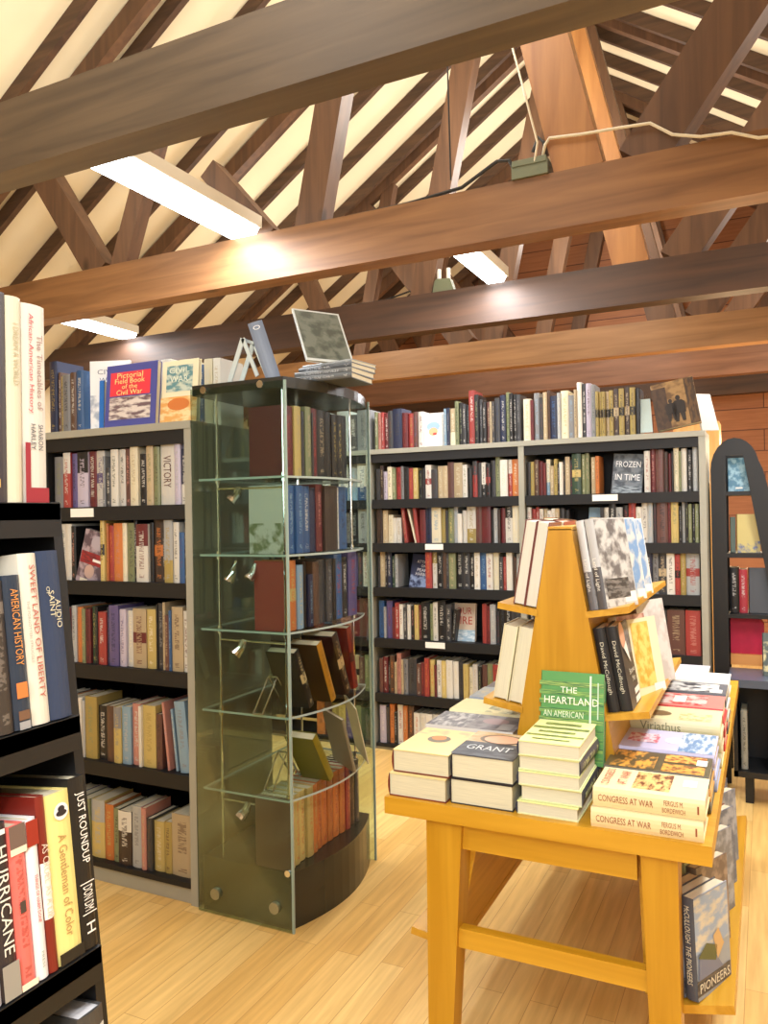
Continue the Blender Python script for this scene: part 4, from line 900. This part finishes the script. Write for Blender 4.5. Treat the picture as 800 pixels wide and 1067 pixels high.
def bluecov(c, w, h, t): rect(c, .004, w-.004, .004, h*.98, 0, c3(206,204,196), 0, c3(116,150,190), .72); rect(c, w*.7, w*.96, h*.02, h*.12, 0, wh, 0)
TITLE = ('Land of Light', .38, .36, .5, wh)
riser_book(1, z1, 2.215, .152, .252, .027, 0, c3(106,102,104), c3(200,200,200), 'black and white jacketed copy behind its twin at the riser\'s upper right front', extra=bwcov, band=(.42,1.1), back=c3(180,178,174), texts=[TITLE], yaw=25)
riser_book(1, z1, 2.215, .152, .252, .030, .030, c3(84,80,82), c3(190,190,190), 'outermost black and white jacketed book at the riser\'s upper right front', extra=bwcov, band=(.46,1.1), back=c3(190,188,184), texts=[TITLE], yaw=25)
for j, (off, t) in enumerate(((0,.03), (.032,.03))):
    riser_book(1, z1, 2.385+.012*j, .15, .25, t, off, c3(170,172,170), c3(120,150,180), ['blue and white jacketed copy behind its twin, middle of the upper right ledge', 'outermost blue and white jacketed book in the middle of the upper right ledge'][j], extra=bluecov, back=c3(214,214,206), yaw=25)
for j, (off, t) in enumerate(((0,.028), (.030,.028))):
    riser_book(1, z1, 2.56+.01*j, .15, .245, t, off, c3(222,222,214), c3(110,150,190), ['white jacketed copy behind its twin toward the back of the upper right ledge', 'outermost white jacketed book toward the back of the upper right ledge'][j], extra=bluecov, back=c3(228,228,222), yaw=25)
riser_book(1, z1, 2.74, .15, .235, .03, 0, c3(226,206,150), c3(90,140,160), 'cream and teal jacketed book at the back end of the upper right ledge', back=c3(226,220,190), pband=(0,1), cink=c3(120,160,170), yaw=25)
def mcc(c, w, h, t):
    oval(c, w*.32, h*.86, w*.24, h*.16, 0, c3(214,160,130), 0); c.face([(w*.2,-.0029,h*.72),(w*.5,-.0029,h*.78),(w*.62,-.0029,h*.5)], c=wh, i=wh, p=(0,0,0,.01))
    rect(c, w*.55, w*.98, .6*h, h*.98, 0, c3(110,112,120), 0, c3(70,72,80), .5); rect(c, w*.5, w*.96, .02*h, h*.09, 0, wh, 0); rect(c, w*.52, w*.97, h*.12, h*.19, 0, wh, 0)
for j, off in enumerate((0, .034)):
    riser_book(1, z2, 2.215, .158, .232, .032, off, c3(30,30,34), c3(190,186,170), ['dark portrait-jacketed copy behind its twin at the riser\'s lower right front', 'outermost dark portrait-jacketed book at the riser\'s lower right front'][j], extra=mcc,
               texts=[('David McCullough', .52, .62, .4, c3(206,200,180))], back=c3(44,44,48), ctexts=[('Brave', .55, .42, .5, .07, c3(210,206,190), 0), ('Men', .6, .32, .3, .07, c3(210,206,190), 0)])
def yel(c, w, h, t): rect(c, w*.1, w*.7, .1*h, h*.95, 0, c3(228,200,110), 0, c3(206,160,60), .4); rect(c, w*.6, w*.98, .02*h, h*.12, 0, wh, 0)
riser_book(1, z2, 2.40, .15, .238, .03, 0, c3(214,196,160), c3(150,90,60), 'cream book with reddish face on its top, behind the yellow-figured book', back=c3(206,160,140), pband=(.6,1), cink=c3(150,90,80), yaw=25)
riser_book(1, z2, 2.42, .15, .225, .03, .032, c3(206,194,160), c3(220,180,80), 'cream book with yellow figure on its cover, middle of the lower right ledge', extra=yel, back=c3(226,214,180), yaw=25)
riser_book(1, z2, 2.585, .16, .255, .036, .0, c3(206,176,146), c3(150,120,90), 'thick tan book toward the back of the riser\'s lower right ledge', back=c3(212,186,156), pband=(0,1), cink=c3(190,160,130), yaw=25)
riser_book(1, z2, 2.585, .16, .262, .03, .038, c3(110,84,74), c3(150,120,110), 'brown-spined book with pale grey cover outermost on the lower right ledge', back=c3(206,200,196), pband=(0,1), cink=c3(184,176,172), yaw=25)
riser_book(1, z2, 2.74, .15, .24, .03, .0, c3(196,190,180), c3(120,120,130), 'pale grey book at the back end of the riser\'s lower right ledge', back=c3(206,204,198), yaw=25)
riser_book(-1, z1, 2.215, .15, .25, .036, 0, c3(110,50,40), c3(200,180,150), 'book showing its white page edge nearest the riser, upper left ledge', back=c3(112,54,44), page=c3(240,234,216))
riser_book(-1, z1, 2.22, .15, .248, .034, .038, c3(110,50,40), c3(200,180,150), 'second book from the riser with white page edge, upper left ledge', back=c3(112,54,44), page=c3(240,234,216))
riser_book(-1, z1, 2.40, .15, .25, .03, .0, c3(150,60,50), c3(220,190,150), 'red-brown book hidden behind the white-edged ones on the upper left ledge', back=c3(140,70,54))
riser_book(-1, z1, 2.40, .15, .252, .034, .034, c3(120,80,50), c3(220,190,150), 'brown book behind the white-edged ones on the upper left ledge', back=c3(150,100,60), pband=(0,.4), cink=c3(210,160,80))
riser_book(-1, z1, 2.58, .15, .245, .03, .034, c3(150,100,60), c3(220,190,150), 'tan-brown book farthest out on the upper left ledge', back=c3(170,130,80), pband=(0,.5), cink=c3(90,40,30))
for j, off in enumerate((0, .046)):
    riser_book(-1, z2, 2.215, .15, .226 if j == 0 else .222, .042, off, c3(226,218,180), c3(150,140,100), ['thick book showing cream page edges nearest the riser, lower left ledge', 'outermost thick book showing cream page edges, lower left ledge'][j], back=c3(220,210,176), page=c3(238,230,200))
riser_book(-1, z2, 2.40, .15, .23, .035, 0, c3(190,80,70), c3(226,218,180), 'salmon book behind the thick cream-edged ones, lower left ledge', back=c3(206,110,96))

# ------------------------------------------------------------------ books lying on the table
gt = 'books stacked flat on the oak table'
def flat(x0, y0, zb, sx, sy, t, mode, col, ink, label, ang=0, group=gt, **k):
    """mode 'T': tail edge to the viewer, spine left; 'H': same but spine right; 'S': spine to the viewer. x0,y0 = front-left corner"""
    R = Matrix.Rotation(math.radians(ang), 3, 'Z'); dn = Vector((0,0,-1)); zt = zb+t
    if mode == 'T': X = Vector((1,0,0)); Y = dn; Z = Vector((0,1,0)); o = Vector((0,0,0)); w, h = sx, sy
    elif mode == 'H': X = Vector((-1,0,0)); Y = dn; Z = X.cross(Y); o = Vector((sx,sy,0)); w, h = sx, sy
    else: X = Vector((0,1,0)); Y = dn; Z = Vector((-1,0,0)); o = Vector((sx,0,0)); w, h = sy, sx
    o = R @ o + Vector((x0,y0,zt))
    return big_book(frame(o, R @ X, R @ Y, R @ Z), w, h, t, col, ink, label, group=group, **k)
def founder(c, w, h, t):
    oval(c, w*.52, h*.56, w*.2, h*.14, 0, c3(120,112,96), 0); oval(c, w*.5, h*.6, w*.13, h*.09, 0, c3(206,140,84), 0)
flat(-.934, 1.915, TZ, .168, .235, .062, 'T', c3(112,40,28), c3(200,180,120), 'cream-jacketed thick book at the table\'s front left corner, lower of two', page=c3(232,222,186), back=c3(232,212,150), cover=c3(112,40,28))
flat(-.926, 1.925, TZ+.063, .166, .235, .060, 'T', c3(112,40,28), c3(200,180,120), 'cream book with small oval portrait, top of the front left pile', page=c3(232,222,186), back=c3(232,208,146), cover=c3(112,40,28), pband=(.72,.95), cink=c3(200,180,140), extra=founder)
def grant(c, w, h, t):
    rect(c, 0, w, 0, h*.55, 0, c3(86,88,92), 0, c3(54,56,62), .8); rect(c, 0, w, h*.55, h, 0, c3(214,190,150), 0, c3(196,160,120), .4)
    oval(c, w*.55, h*.72, w*.38, h*.2, 0, c3(120,106,90), 0)
    c.face([(w*.55+w*.3*math.cos(a*PI/8), -.0026, h*.70+h*.17*math.sin(a*PI/8)) for a in range(16)], c=c3(220,170,140), i=c3(220,170,140), p=(0,0,0,.01))
flat(-.760, 1.925, TZ, .172, .225, .066, 'T', c3(46,42,44), c3(200,200,200), 'grey-jacketed thick book second pile from the left, lower of two', page=c3(234,226,192))
flat(-.756, 1.925, TZ+.067, .170, .225, .064, 'T', c3(46,42,44), c3(200,200,200), 'grey book reading GRANT with a face, top of the second front pile', page=c3(234,226,192), extra=grant, back=c3(90,92,96),
     ctexts=[('GRANT', .5, .3, .72, .18, c3(214,216,214), 0)])
zz = TZ
gl = ['bottom', 'second', 'third', 'fourth', 'topmost']
for j, (dx, t, md) in enumerate(((.0,.033,'T'), (.012,.038,'H'), (.004,.036,'T'), (.008,.037,'H'), (.006,.037,'T'))):
    def gx(c, w, h, t):
        for q, (z0, z1) in enumerate(((.12,.17), (.27,.33), (.43,.5), (.6,.68), (.78,.86))):
            rect(c, w*(.05 if q % 2 else .2), w*(.98 if q % 2 else .8), h*z0, h*z1, 0, c3(60,74,50), 0, c3(170,180,90), .1*q)
    flat(-.582+dx, 1.925+.006*(j % 2), zz, .158, .222, t, md, c3(50,54,70) if j % 2 == 0 else c3(60,60,66), c3(226,226,150),
         'pale green book with dark stripes on top of the centre front pile' if j == 4 else '%s of five cream-edged books in the centre front pile' % ('lowest' if j == 0 else gl[j] + ' from bottom'), page=c3(232,226,198),
         back=c3(226,230,160), cover=c3(214,218,168), extra=gx if j == 4 else None, ang=random.uniform(-1.2,1.2))
    zz += t + .001
# THE HEARTLAND leaning against the riser
a = math.radians(10); Z = Vector((0,math.sin(a),math.cos(a))); X = Vector((1,0,0)); Y = Z.cross(X)
def hl(c, w, h, t):
    for q in range(9):
        z0 = .04+q*.1; g1 = random.random()
        rect(c, w*.0, w*.99, h*z0, h*(z0+.05), 0, c3(90+60*g1,150+30*g1,70+20*g1), 0, c3(46,100,60), g1)
    rect(c, w*.78, w*.81, h*.42, h*.97, 0, c3(210,226,206), 0); rect(c, w*.9, w*.92, h*.5, h*.9, 0, c3(190,212,186), 0)
big_book(frame((-.583,2.152,TZ+.0695), X, Y, Z), .178, .245, .028, c3(60,120,70), c3(230,240,200), 'green book reading THE HEARTLAND leaning on the riser\'s front', group=gt, extra=hl, back=c3(86,148,78), page=c3(236,230,206),
         ctexts=[('THE', .46, .8, .26, .065, c3(240,244,220), 0), ('HEARTLAND', .5, .68, .84, .08, c3(240,244,220), 0), ('AN AMERICAN', .38, .53, .62, .07, c3(226,236,200), 0)])
flat(-.585, 2.155, TZ, .17, .045-.004, .033, 'T', c3(70,90,70), c3(220,220,200), 'thin green book propping up the leaning green one', page=c3(226,220,196))
flat(-.585, 2.155, TZ+.034, .17, .041, .032, 'T', c3(60,80,90), c3(220,220,200), 'upper thin book propping up the leaning green one', page=c3(226,220,196))
# CONGRESS AT WAR
brn = c3(140,72,44)
def caw(c, w, h, t):
    rect(c, w*.18, w*.95, h*.32, h*.66, 0, c3(222,182,116), 0, c3(110,60,34), .77); rect(c, w*.5, w*.8, h*.1, h*.22, 0, c3(236,232,220), 0)
def cawt(root, w, h, t):
    pass
for j in range(2):
    def ex2(c, w, h, t, j=j):
        if j: caw(c, w, h, t)
        # cover title reading across the height
        if j:
            put_text(c, 'CONGRESS', (w*.52, -.0003, h*.91), (1,0,0), (0,0,1), w*.74, h*.075, c3(170,80,70), lift=.003)
            put_text(c, 'AT WAR', (w*.55, -.0003, h*.76), (1,0,0), (0,0,1), w*.62, h*.09, c3(170,60,50), lift=.003)
    flat(-.392 if j == 0 else -.388, 1.912 if j == 0 else 1.922, TZ+j*.047, .252, .165, .046, 'S', c3(230,208,156), brn, ['lower of two cream books reading CONGRESS AT WAR at the table\'s front right', 'upper of two cream books reading CONGRESS AT WAR at the table\'s front right'][j],
         texts=[('CONGRESS AT WAR', .70, .50, .34, brn), ('FERGUS M.', .27, .17, .26, brn, -.16), ('BORDEWICH', .27, .2, .24, brn, .2), ('1', .06, .015, .4, brn)], back=c3(232,214,168), extra=ex2, band=(2,2), seed=.5)
def pile(n, x0, y0, sx, sy, t, md, cols, label, top, **k):
    z = TZ
    for j in range(n):
        c = cols[j % len(cols)]
        flat(x0+random.uniform(-.003,.003), y0+random.uniform(-.002,.002), z, sx, sy, t, md, c3(*c), brn, top if j == n-1 else '%s, %s from the bottom' % (label, ['first','second','third','fourth'][j]), **({**k} if j == n-1 else {}))
        z += t+.001
def p2(c, w, h, t):
    rect(c, w*.05, w*.45, h*.05, h*.45, 0, c3(226,160,66), 0, c3(120,70,30), .2); rect(c, w*.05, w*.95, h*.52, h*.95, 0, c3(90,78,50), 0, c3(226,160,70), .66); rect(c, w*.55, w*.95, h*.05, h*.45, 0, c3(230,170,80), 0, c3(140,80,30), .9)
    rect(c, w*.5, w*.8, h*.04, h*.14, 0, wh, 0)
pile(3, -.393, 2.10, .256, .165, .030, 'S', [(96,84,52),(206,150,70),(84,76,60)], 'dark book in the pile behind the two CONGRESS books', 'black and orange photo-covered book topping the pile behind the CONGRESS books', extra=p2, back=c3(84,76,50))
def p3(c, w, h, t):
    rect(c, w*.02, w*.98, h*.02, h*.36, 0, c3(96,130,170), 0, c3(206,216,226), .41); oval(c, w*.5, h*.42, w*.14, h*.1, 0, c3(236,236,240), 0); rect(c, w*.3, w*.75, h*.58, h*.9, 0, c3(226,206,214), 0, c3(196,90,110), .3)
pile(3, -.395, 2.275, .262, .205, .032, 'S', [(150,160,190),(196,190,210),(180,176,206)], 'lavender-blue book in the third right-hand pile', 'lavender and blue book topping the third pile on the table\'s right', extra=p3, back=c3(190,186,214))
def p4(c, w, h, t): oval(c, w*.45, h*.7, w*.2, h*.16, 0, c3(120,96,60), 0); rect(c, w*.1, w*.6, h*.1, h*.45, 0, c3(216,210,160), 0, c3(180,170,110), .6)
pile(3, -.392, 2.49, .262, .17, .042, 'S', [(214,210,170),(200,190,150),(220,214,172)], 'pale green-cream book in the fourth right-hand pile', 'pale yellow-green book reading Viriathus topping the fourth right-hand pile', extra=p4, back=c3(214,206,160),
     texts=[('Viriathus', .64, .44, .6, c3(130,130,96))])
def p5(c, w, h, t): rect(c, w*.15, w*.9, h*.2, h*.9, 0, c3(206,186,176), 0, c3(190,50,50), .25); rect(c, w*.3, w*.8, h*.45, h*.6, 0, c3(226,216,206), 0)
pile(3, -.388, 2.67, .258, .19, .043, 'S', [(200,60,52),(180,56,50),(206,56,52)], 'red book in the fifth right-hand pile', 'red book reading HAMILTON topping the fifth right-hand pile', extra=p5, back=c3(206,120,110), texts=[('HAMILTON', .6, .5, .6, c3(240,206,190))])
def p6(c, w, h, t): rect(c, w*.1, w*.9, h*.1, h*.9, 0, c3(200,200,196), 0, c3(60,60,66), .55); rect(c, w*.1, w*.4, h*.05, h*.2, 0, wh, 0)
pile(3, -.386, 2.875, .256, .17, .044, 'S', [(60,60,66),(214,210,204),(70,70,76)], 'dark book in the sixth right-hand pile', 'black and white patterned book topping the sixth right-hand pile', extra=p6, back=c3(90,90,96))
pile(3, -.386, 3.06, .256, .17, .045, 'S', [(120,110,100),(214,210,204),(226,224,216)], 'pale book in the seventh right-hand pile', 'white-topped book crowning the farthest right-hand pile')
for j, (c, t) in enumerate((((150,140,130),.03), ((90,110,130),.04), ((190,186,196),.04))):
    flat(-.395+.004*j, 3.27, TZ+[0,.031,.072][j], .17, .235, t, 'T', c3(*c), brn, ['grey', 'blue-grey', 'pale lilac'][j] + ' book in the back pile beyond the riser on the table')
# left rear piles
def l1(c, w, h, t):
    rect(c, w*.03, w*.97, h*.55, h*.97, 0, c3(120,118,122), 0, c3(200,198,196), .62); oval(c, w*.6, h*.3, w*.2, h*.15, 0, c3(176,150,150), 0)
    rect(c, w*.1, w*.5, h*.05, h*.2, 0, c3(170,168,166), 0)
pile(3, -.934, 2.175, .27, .17, .042, 'S', [(206,196,170),(150,140,130),(196,190,184)], 'pale book behind the front left pile', 'grey book with white-lettered cover topping the pile behind the front left one', extra=l1, back=c3(150,146,146), pband=(0,1), cink=c3(110,104,108))
pile(3, -.93, 2.36, .235, .16, .043, 'S', [(226,216,170),(214,204,160),(230,222,176)], 'pale yellow book in the third left-hand pile', 'pale yellow book topping the third left-hand pile', back=c3(228,218,166), pband=(0,.5), cink=c3(150,150,110))
pile(3, -.925, 2.535, .22, .17, .044, 'S', [(150,140,120),(120,126,140),(140,150,164)], 'blue-grey book in the fourth left-hand pile', 'blue-grey seascape book topping the fourth left-hand pile', back=c3(150,156,160), pband=(0,1), cink=c3(190,176,140))
pile(3, -.92, 2.72, .22, .17, .043, 'S', [(140,120,100),(206,196,170),(110,100,96)], 'brown and cream book in the fifth left-hand pile', 'dark grey book topping the fifth left-hand pile')
for j in range(4):
    flat(-.90+.003*j, 2.92, TZ+j*.043, .165, .235, .042, 'T', c3(206,80,74) if j > 1 else c3(90,70,60), brn, ['lowest book in the tall pile with salmon top behind the riser\'s left side', 'second book up in the tall salmon-topped pile', 'third book up in the tall salmon-topped pile', 'salmon-pink book crowning the tall pile at the table\'s back left'][j], back=c3(226,120,110))

# books under the table's right edge
gu = 'books leaning on the ledge below the table\'s right edge'
def under(y, w, h, t, off, col, ink, label, extra=None, **k):
    a0 = Vector((xc+.262, 0, .325)); a1 = Vector((xc+.25, 0, .66)); Z = (a1-a0).normalized()
    n = Vector((Z.z, 0, -Z.x)); X = Vector((0,1,0)); q = math.radians(-26); n, X, Z = (Matrix.Rotation(q, 3, 'Z') @ v for v in (n, X, Z)); Y = -n
    off += .045; o = a0 + n*(off+t+.002) + Vector((0,y,0)); slope = .035/.185
    M = frame(o, X, Y, Z); need = max(a0.z + slope*((M @ Vector((0,q,0))).x-a0.x) + .002 - (M @ Vector((0,q,0))).z for q in (0, t))
    M.translation += Z*need
    return big_book(M, w, h, t, col, ink, label, group=gu, extra=extra, **k)
def pion(c, w, h, t):
    rect(c, .003, w-.003, h*.45, h*.99, 0, c3(150,170,200), 0, c3(206,200,186), .21); rect(c, .003, w-.003, .01, h*.2, 0, c3(70,68,74), 0, c3(110,104,100), .5)
    c.face([(w*.05,-.0026,h*.2),(w*.75,-.0026,h*.2),(w*.5,-.0026,h*.4),(w*.1,-.0026,h*.45)], c=c3(110,120,150), i=c3(110,120,150), p=(0,0,0,.01))
    c.face([(w*.05,-.0029,h*.42),(w*.55,-.0029,h*.3),(w*.6,-.0029,h*.44),(w*.3,-.0029,h*.52)], c=c3(84,92,56), i=c3(84,92,56), p=(0,0,0,.01))
    c.face([(w*.6,-.0029,h*.3),(w*.8,-.0029,h*.42),(w*.66,-.0029,h*.6),(w*.5,-.0029,h*.55)], c=c3(206,170,120), i=c3(206,170,120), p=(0,0,0,.01))
for j, off in enumerate((-.033, .002, .037)):
    under(2.02, .155, .238, .032, off, c3(70,74,84), c3(190,190,180), ['copy nearest the table legs of the landscape-jacketed pioneers book under the right edge', 'middle copy of the landscape-jacketed pioneers book under the table\'s right edge', 'outer landscape-jacketed book reading PIONEERS under the table\'s right edge'][j], extra=pion,
          texts=[('McCULLOUGH', .74, .36, .42, c3(214,206,180)), ('THE PIONEERS', .34, .38, .42, c3(214,206,180))], back=c3(150,160,176), ctexts=[('PIONEERS', .5, .12, .86, .09, c3(230,224,206), 0)])
def gcov(c, w, h, t): rect(c, w*.5, w*.95, h*.02, h*.1, 0, wh, 0); rect(c, w*.1, w*.9, h*.4, h*.95, 0, c3(196,204,150), 0, c3(90,100,70), .2)
under(2.19, .155, .245, .028, 0, c3(150,160,120), c3(60,70,60), 'pale green book behind the landscape-jacketed ones under the right edge', extra=gcov, back=c3(190,198,150))
under(2.20, .155, .235, .030, .03, c3(110,96,84), c3(180,160,140), 'brown-grey book with pale blotches behind the landscape-jacketed ones', back=c3(112,96,88), pband=(0,1), cink=c3(160,140,126))
for j in range(4):
    under(2.37+.165*j, .152, [.235,.228,.24,.23][j], .032, 0, c3(*[(110,116,130),(120,56,46),(90,84,80),(60,64,84)][j]), wh, ['blue-grey book third along the ledge below the right edge', 'red-brown book fourth along the ledge below the right edge', 'dark grey book fifth along the ledge below the right edge', 'navy book sixth along the ledge below the right edge'][j],
          back=c3(*[(150,160,176),(150,110,96),(112,104,110),(96,104,124)][j]), pband=(0,1), cink=c3(180,176,176))
for j in range(3):
    under(2.39+.17*j, .152, .24, .032, .035, c3(*[(90,100,112),(110,50,44),(70,84,110)][j]), wh, ['outer slate book with pale label third along the ledge below the right edge', 'outer maroon-spined book with slate cover fourth along the right ledge', 'outer blue-slate book fifth along the ledge below the right edge'][j],
          back=c3(*[(120,124,134),(96,106,128),(110,120,140)][j]), pband=(0,1), cink=c3(160,166,180))

# ------------------------------------------------------------------ arched black stand at the right
ay = 4.70
st = empty('arched_stand', (-.1,4.85,0), 'black arch-topped display stand with open shelves beside the right bookcase', 'display stand')
so2 = Vector((-.1,4.85,0))
def AB(nm, mb, m=None):
    for k in range(len(mb.v)): mb.v[k] = tuple(Vector(mb.v[k])-so2)
    return mb.build(nm, m or M_BLK2, st)
rx = lambda z: .011 + (1.5-z)*.235 + .03      # slanting right outer edge
ix = lambda z: -.075 + (1.6-z)*.16            # slanting right inner edge
mb = MB()
arc = []
xl, xr = -.272, rx(1.70)-.02; cx = (xl+xr)/2; rr = (xr-xl)/2
outer = [(xl,.02),(xl,1.72)] + [(cx-rr*math.cos(PI*q/10), 1.72+.175*math.sin(PI*q/10)) for q in range(1,10)] + [(xr,1.72),(rx(.02),.02)]
for y0 in (ay, ay+.28):
    m2 = MB()
    m2.prism([(xl,0),(-.195,0),(-.195,1.80),(xl,1.72)][::1], y0, y0+.02, axis='y')
    m2.prism([(ix(0),0),(rx(0),0),(rx(1.72),1.72),(ix(1.80),1.80)], y0, y0+.02, axis='y')
    top = [(xl,1.72),(-.195,1.80),(ix(1.80),1.80),(rx(1.72),1.72)]
    arcp = [(cx-rr*math.cos(PI*q/12)*1.0, 1.72+.175*math.sin(PI*q/12)) for q in range(11,0,-1)]
    m2.prism(top + arcp, y0, y0+.0198, axis='y')
    AB('arched_frame', m2)
for z in (1.602, 1.262, .93):
    m2 = MB(); m2.box((-.195,ay,z-.022), (ix(z)+.004,ay+.30,z)); AB('shelf', m2)
for (x, y) in ((-.235,ay+.02),):
    m2 = MB(); m2.box((-.232,ay+.02,0), (-.214,ay+.28,1.72)); AB('side_board', m2)
r = empty('low_counter', (.25,4.75,0), 'low black counter at the right edge beyond the table', 'counter')
def LB(nm, a, b, m=M_BLK2):
    q = MB(); o = Vector((.25,4.75,0)); q.box(Vector(a)-o, Vector(b)-o); q.build(nm, m, r)
LB('top', (-.19,4.36,.60), (.9,4.69,.64), simple('blue_grey_top', rgb(74,84,100), .3)); LB('back_panel', (-.17,4.66,.14), (.88,4.69,.60)); LB('side_panel', (-.17,4.38,.14), (-.15,4.66,.60)); LB('side_panel', (.86,4.38,.14), (.88,4.66,.60))
LB('bottom_shelf', (-.17,4.38,.14), (.88,4.66,.17)); LB('foot', (-.12,4.42,0), (-.08,4.64,.14)); LB('foot', (.8,4.42,0), (.84,4.64,.14)); LB('divider', (.0,4.38,.17), (.02,4.66,.60))
ga = 'books on the black arched stand'
def ab(x, z, w, h, t, col, label, y=4.78, lean=8, **k): return face_out(x, y, z, w, h, t, lean, c3(*col), c3(200,200,190), label, group=ga, **k)
ab(-.19, 1.603, .118, .19, .02, (60,110,140), 'blue plastic-wrapped book on the arched stand\'s top shelf', back=c3(76,130,158), pband=(0,1), cink=c3(150,190,206), ctexts=[('I', .5, .1, .3, .05, wh, 0)])
ab(-.15, 1.263, .12, .215, .022, (196,178,96), 'yellow book with blue foot on the arched stand\'s second shelf', back=c3(206,186,104), pband=(0,.3), cink=c3(96,104,140))
ab(-.185, 1.263, .03, .2, .02, (70,90,70), 'dark green thin book left of the yellow one on the arched stand', y=4.82)
for j, (x, w, h, cc, lb) in enumerate(((-.188,.045,.25,(30,30,34),'black book with white spine lettering on the arched stand\'s third shelf'), (-.14,.04,.24,(170,50,66),'crimson book between black ones on the arched stand\'s third shelf'), (-.095,.115,.25,(40,40,46),'black face-out book on the arched stand\'s third shelf'))):
    if j < 2:
        X = Vector((0,1,0)); Z = Vector((0,0,1)); big_book(frame((x+w, 4.76, .931), X, Z.cross(X), Z), .15, h, w, c3(*cc), c3(210,210,210), lb, group=ga)
    else: ab(x, .931, w, h, .03, cc, lb)
mb = MB(); mb.prism([(-.19,.70),(-.02,.70),(-.02,.86),(-.05,.905),(-.19,.905)], 4.80, 4.93, axis='y')
tag(mb.build('crimson_bag', simple('crimson_cloth', rgb(186,22,62), .6, noise=.15, scale=12)), 'crimson red bag under the arched stand\'s third shelf', 'bag')
mb = MB(); mb.box((-.19,4.775,.641), (-.02,4.99,.699))
tag(mb.build('orange_box', simple('orange_card', rgb(232,160,90), .6)), 'orange cardboard box under the crimson bag on the arched stand', 'box')
ab(.0-.03, .641, .14, .22, .03, (60,70,70), 'dark framed book with pale portrait standing on the low black counter', y=4.50, back=c3(70,80,76), pband=(.1,.8), cink=c3(196,186,140))
X = Vector((0,1,0)); Z = Vector((0,0,1))
for j, (x, h, t, cc, lb) in enumerate(((-.135,.30,.03,(150,150,140),'grey spiral-bound book in the low black counter'), (.05,.30,.02,(196,196,90),'yellow-green thin book in the low black counter'), (.075,.29,.03,(226,220,206),'white book beside the yellow-green one in the low black counter'))):
    big_book(frame((x+t, 4.42, .171), X, Z.cross(X), Z), .18, h, t, c3(*cc), c3(60,60,60), lb, group='books in the low black counter')
# lit corner behind the arched stand, orange glow put into the wood colour
mb = MB(); mb.box((-.62,6.3,0), (-.30,6.6,2.16))
tag(mb.build('wooden_cabinet', wood('orange_lit_pine', rgb(226,160,84), rgb(240,184,110), 'z', 1, .5)), 'pale pine cabinet with orange glow in its colour, behind the arched stand', 'cabinet')
nbig = sum(1 for o in bpy.data.objects if o.type == 'EMPTY' and o.name.split('.')[0] == 'book')
emit_specs(300-nbig)

# ------------------------------------------------------------------ light
def area(loc, size, power, col, rot=(0,0,0), sy=None):
    l = bpy.data.lights.new('area_light', 'AREA'); l.energy = power; l.color = col; l.shape = 'RECTANGLE'; l.size = size; l.size_y = sy or size
    o = bpy.data.objects.new('area_light', l); COL.objects.link(o); o.location = loc; o.rotation_euler = rot
def point(loc, power, col, rad=.3):
    l = bpy.data.lights.new('point_light', 'POINT'); l.energy = power; l.color = col; l.shadow_soft_size = rad
    o = bpy.data.objects.new('point_light', l); COL.objects.link(o); o.location = loc
for (x, y, p) in ((-2.555, 2.86, 45), (-1.6, 4.4, 45), (-4.85, 4.45, 35), (.4, 2.8, 62), (-.1, .5, 26), (.6, 5.2, 50), (-1.6, 7.4, 40), (1.2, 7.4, 30), (-2.6, -.4, 50), (.4, -1.0, 50)):
    area((x, y, 3.03 if (x, y) in ((-2.555,2.86),(-1.6,4.4),(-4.85,4.45)) else 2.74), .2, p, (.97,.98,1.0), sy=1.2)
for (x, y, z, p) in ((-1.5, 1.0, 3.7, 70), (-1.3, 2.85, 4.3, 80), (-1.45, 4.35, 4.0, 90), (-1.45, 6.0, 4.2, 90), (-1.45, 7.5, 4.2, 90), (-3.4, 2.8, 3.5, 30), (-3.4, 5.9, 3.4, 40), (.9, 4.3, 3.5, 40), (.6, 7.4, 3.6, 50)):  # unseen uplights added in the roof space to brighten the ceiling
    point((x, y, z), p*.75, (1.0,.96,.88), .3)
area((-.2, -1.4, 2.3), 1.6, 70, (.93,.97,1.0), rot=(math.radians(68),0,math.radians(16)))  # unseen fill added behind the camera
point((-.2, 7.0, 1.9), 60, (1.0,.72,.42), .25)
w = bpy.data.worlds.new('world'); bpy.context.scene.world = w; w.use_nodes = True
w.node_tree.nodes['Background'].inputs[0].default_value = (.95,.97,1,1); w.node_tree.nodes['Background'].inputs[1].default_value = 1.0
vs = bpy.context.scene.view_settings; vs.view_transform = 'Standard'; vs.exposure = -.1; vs.gamma = 1
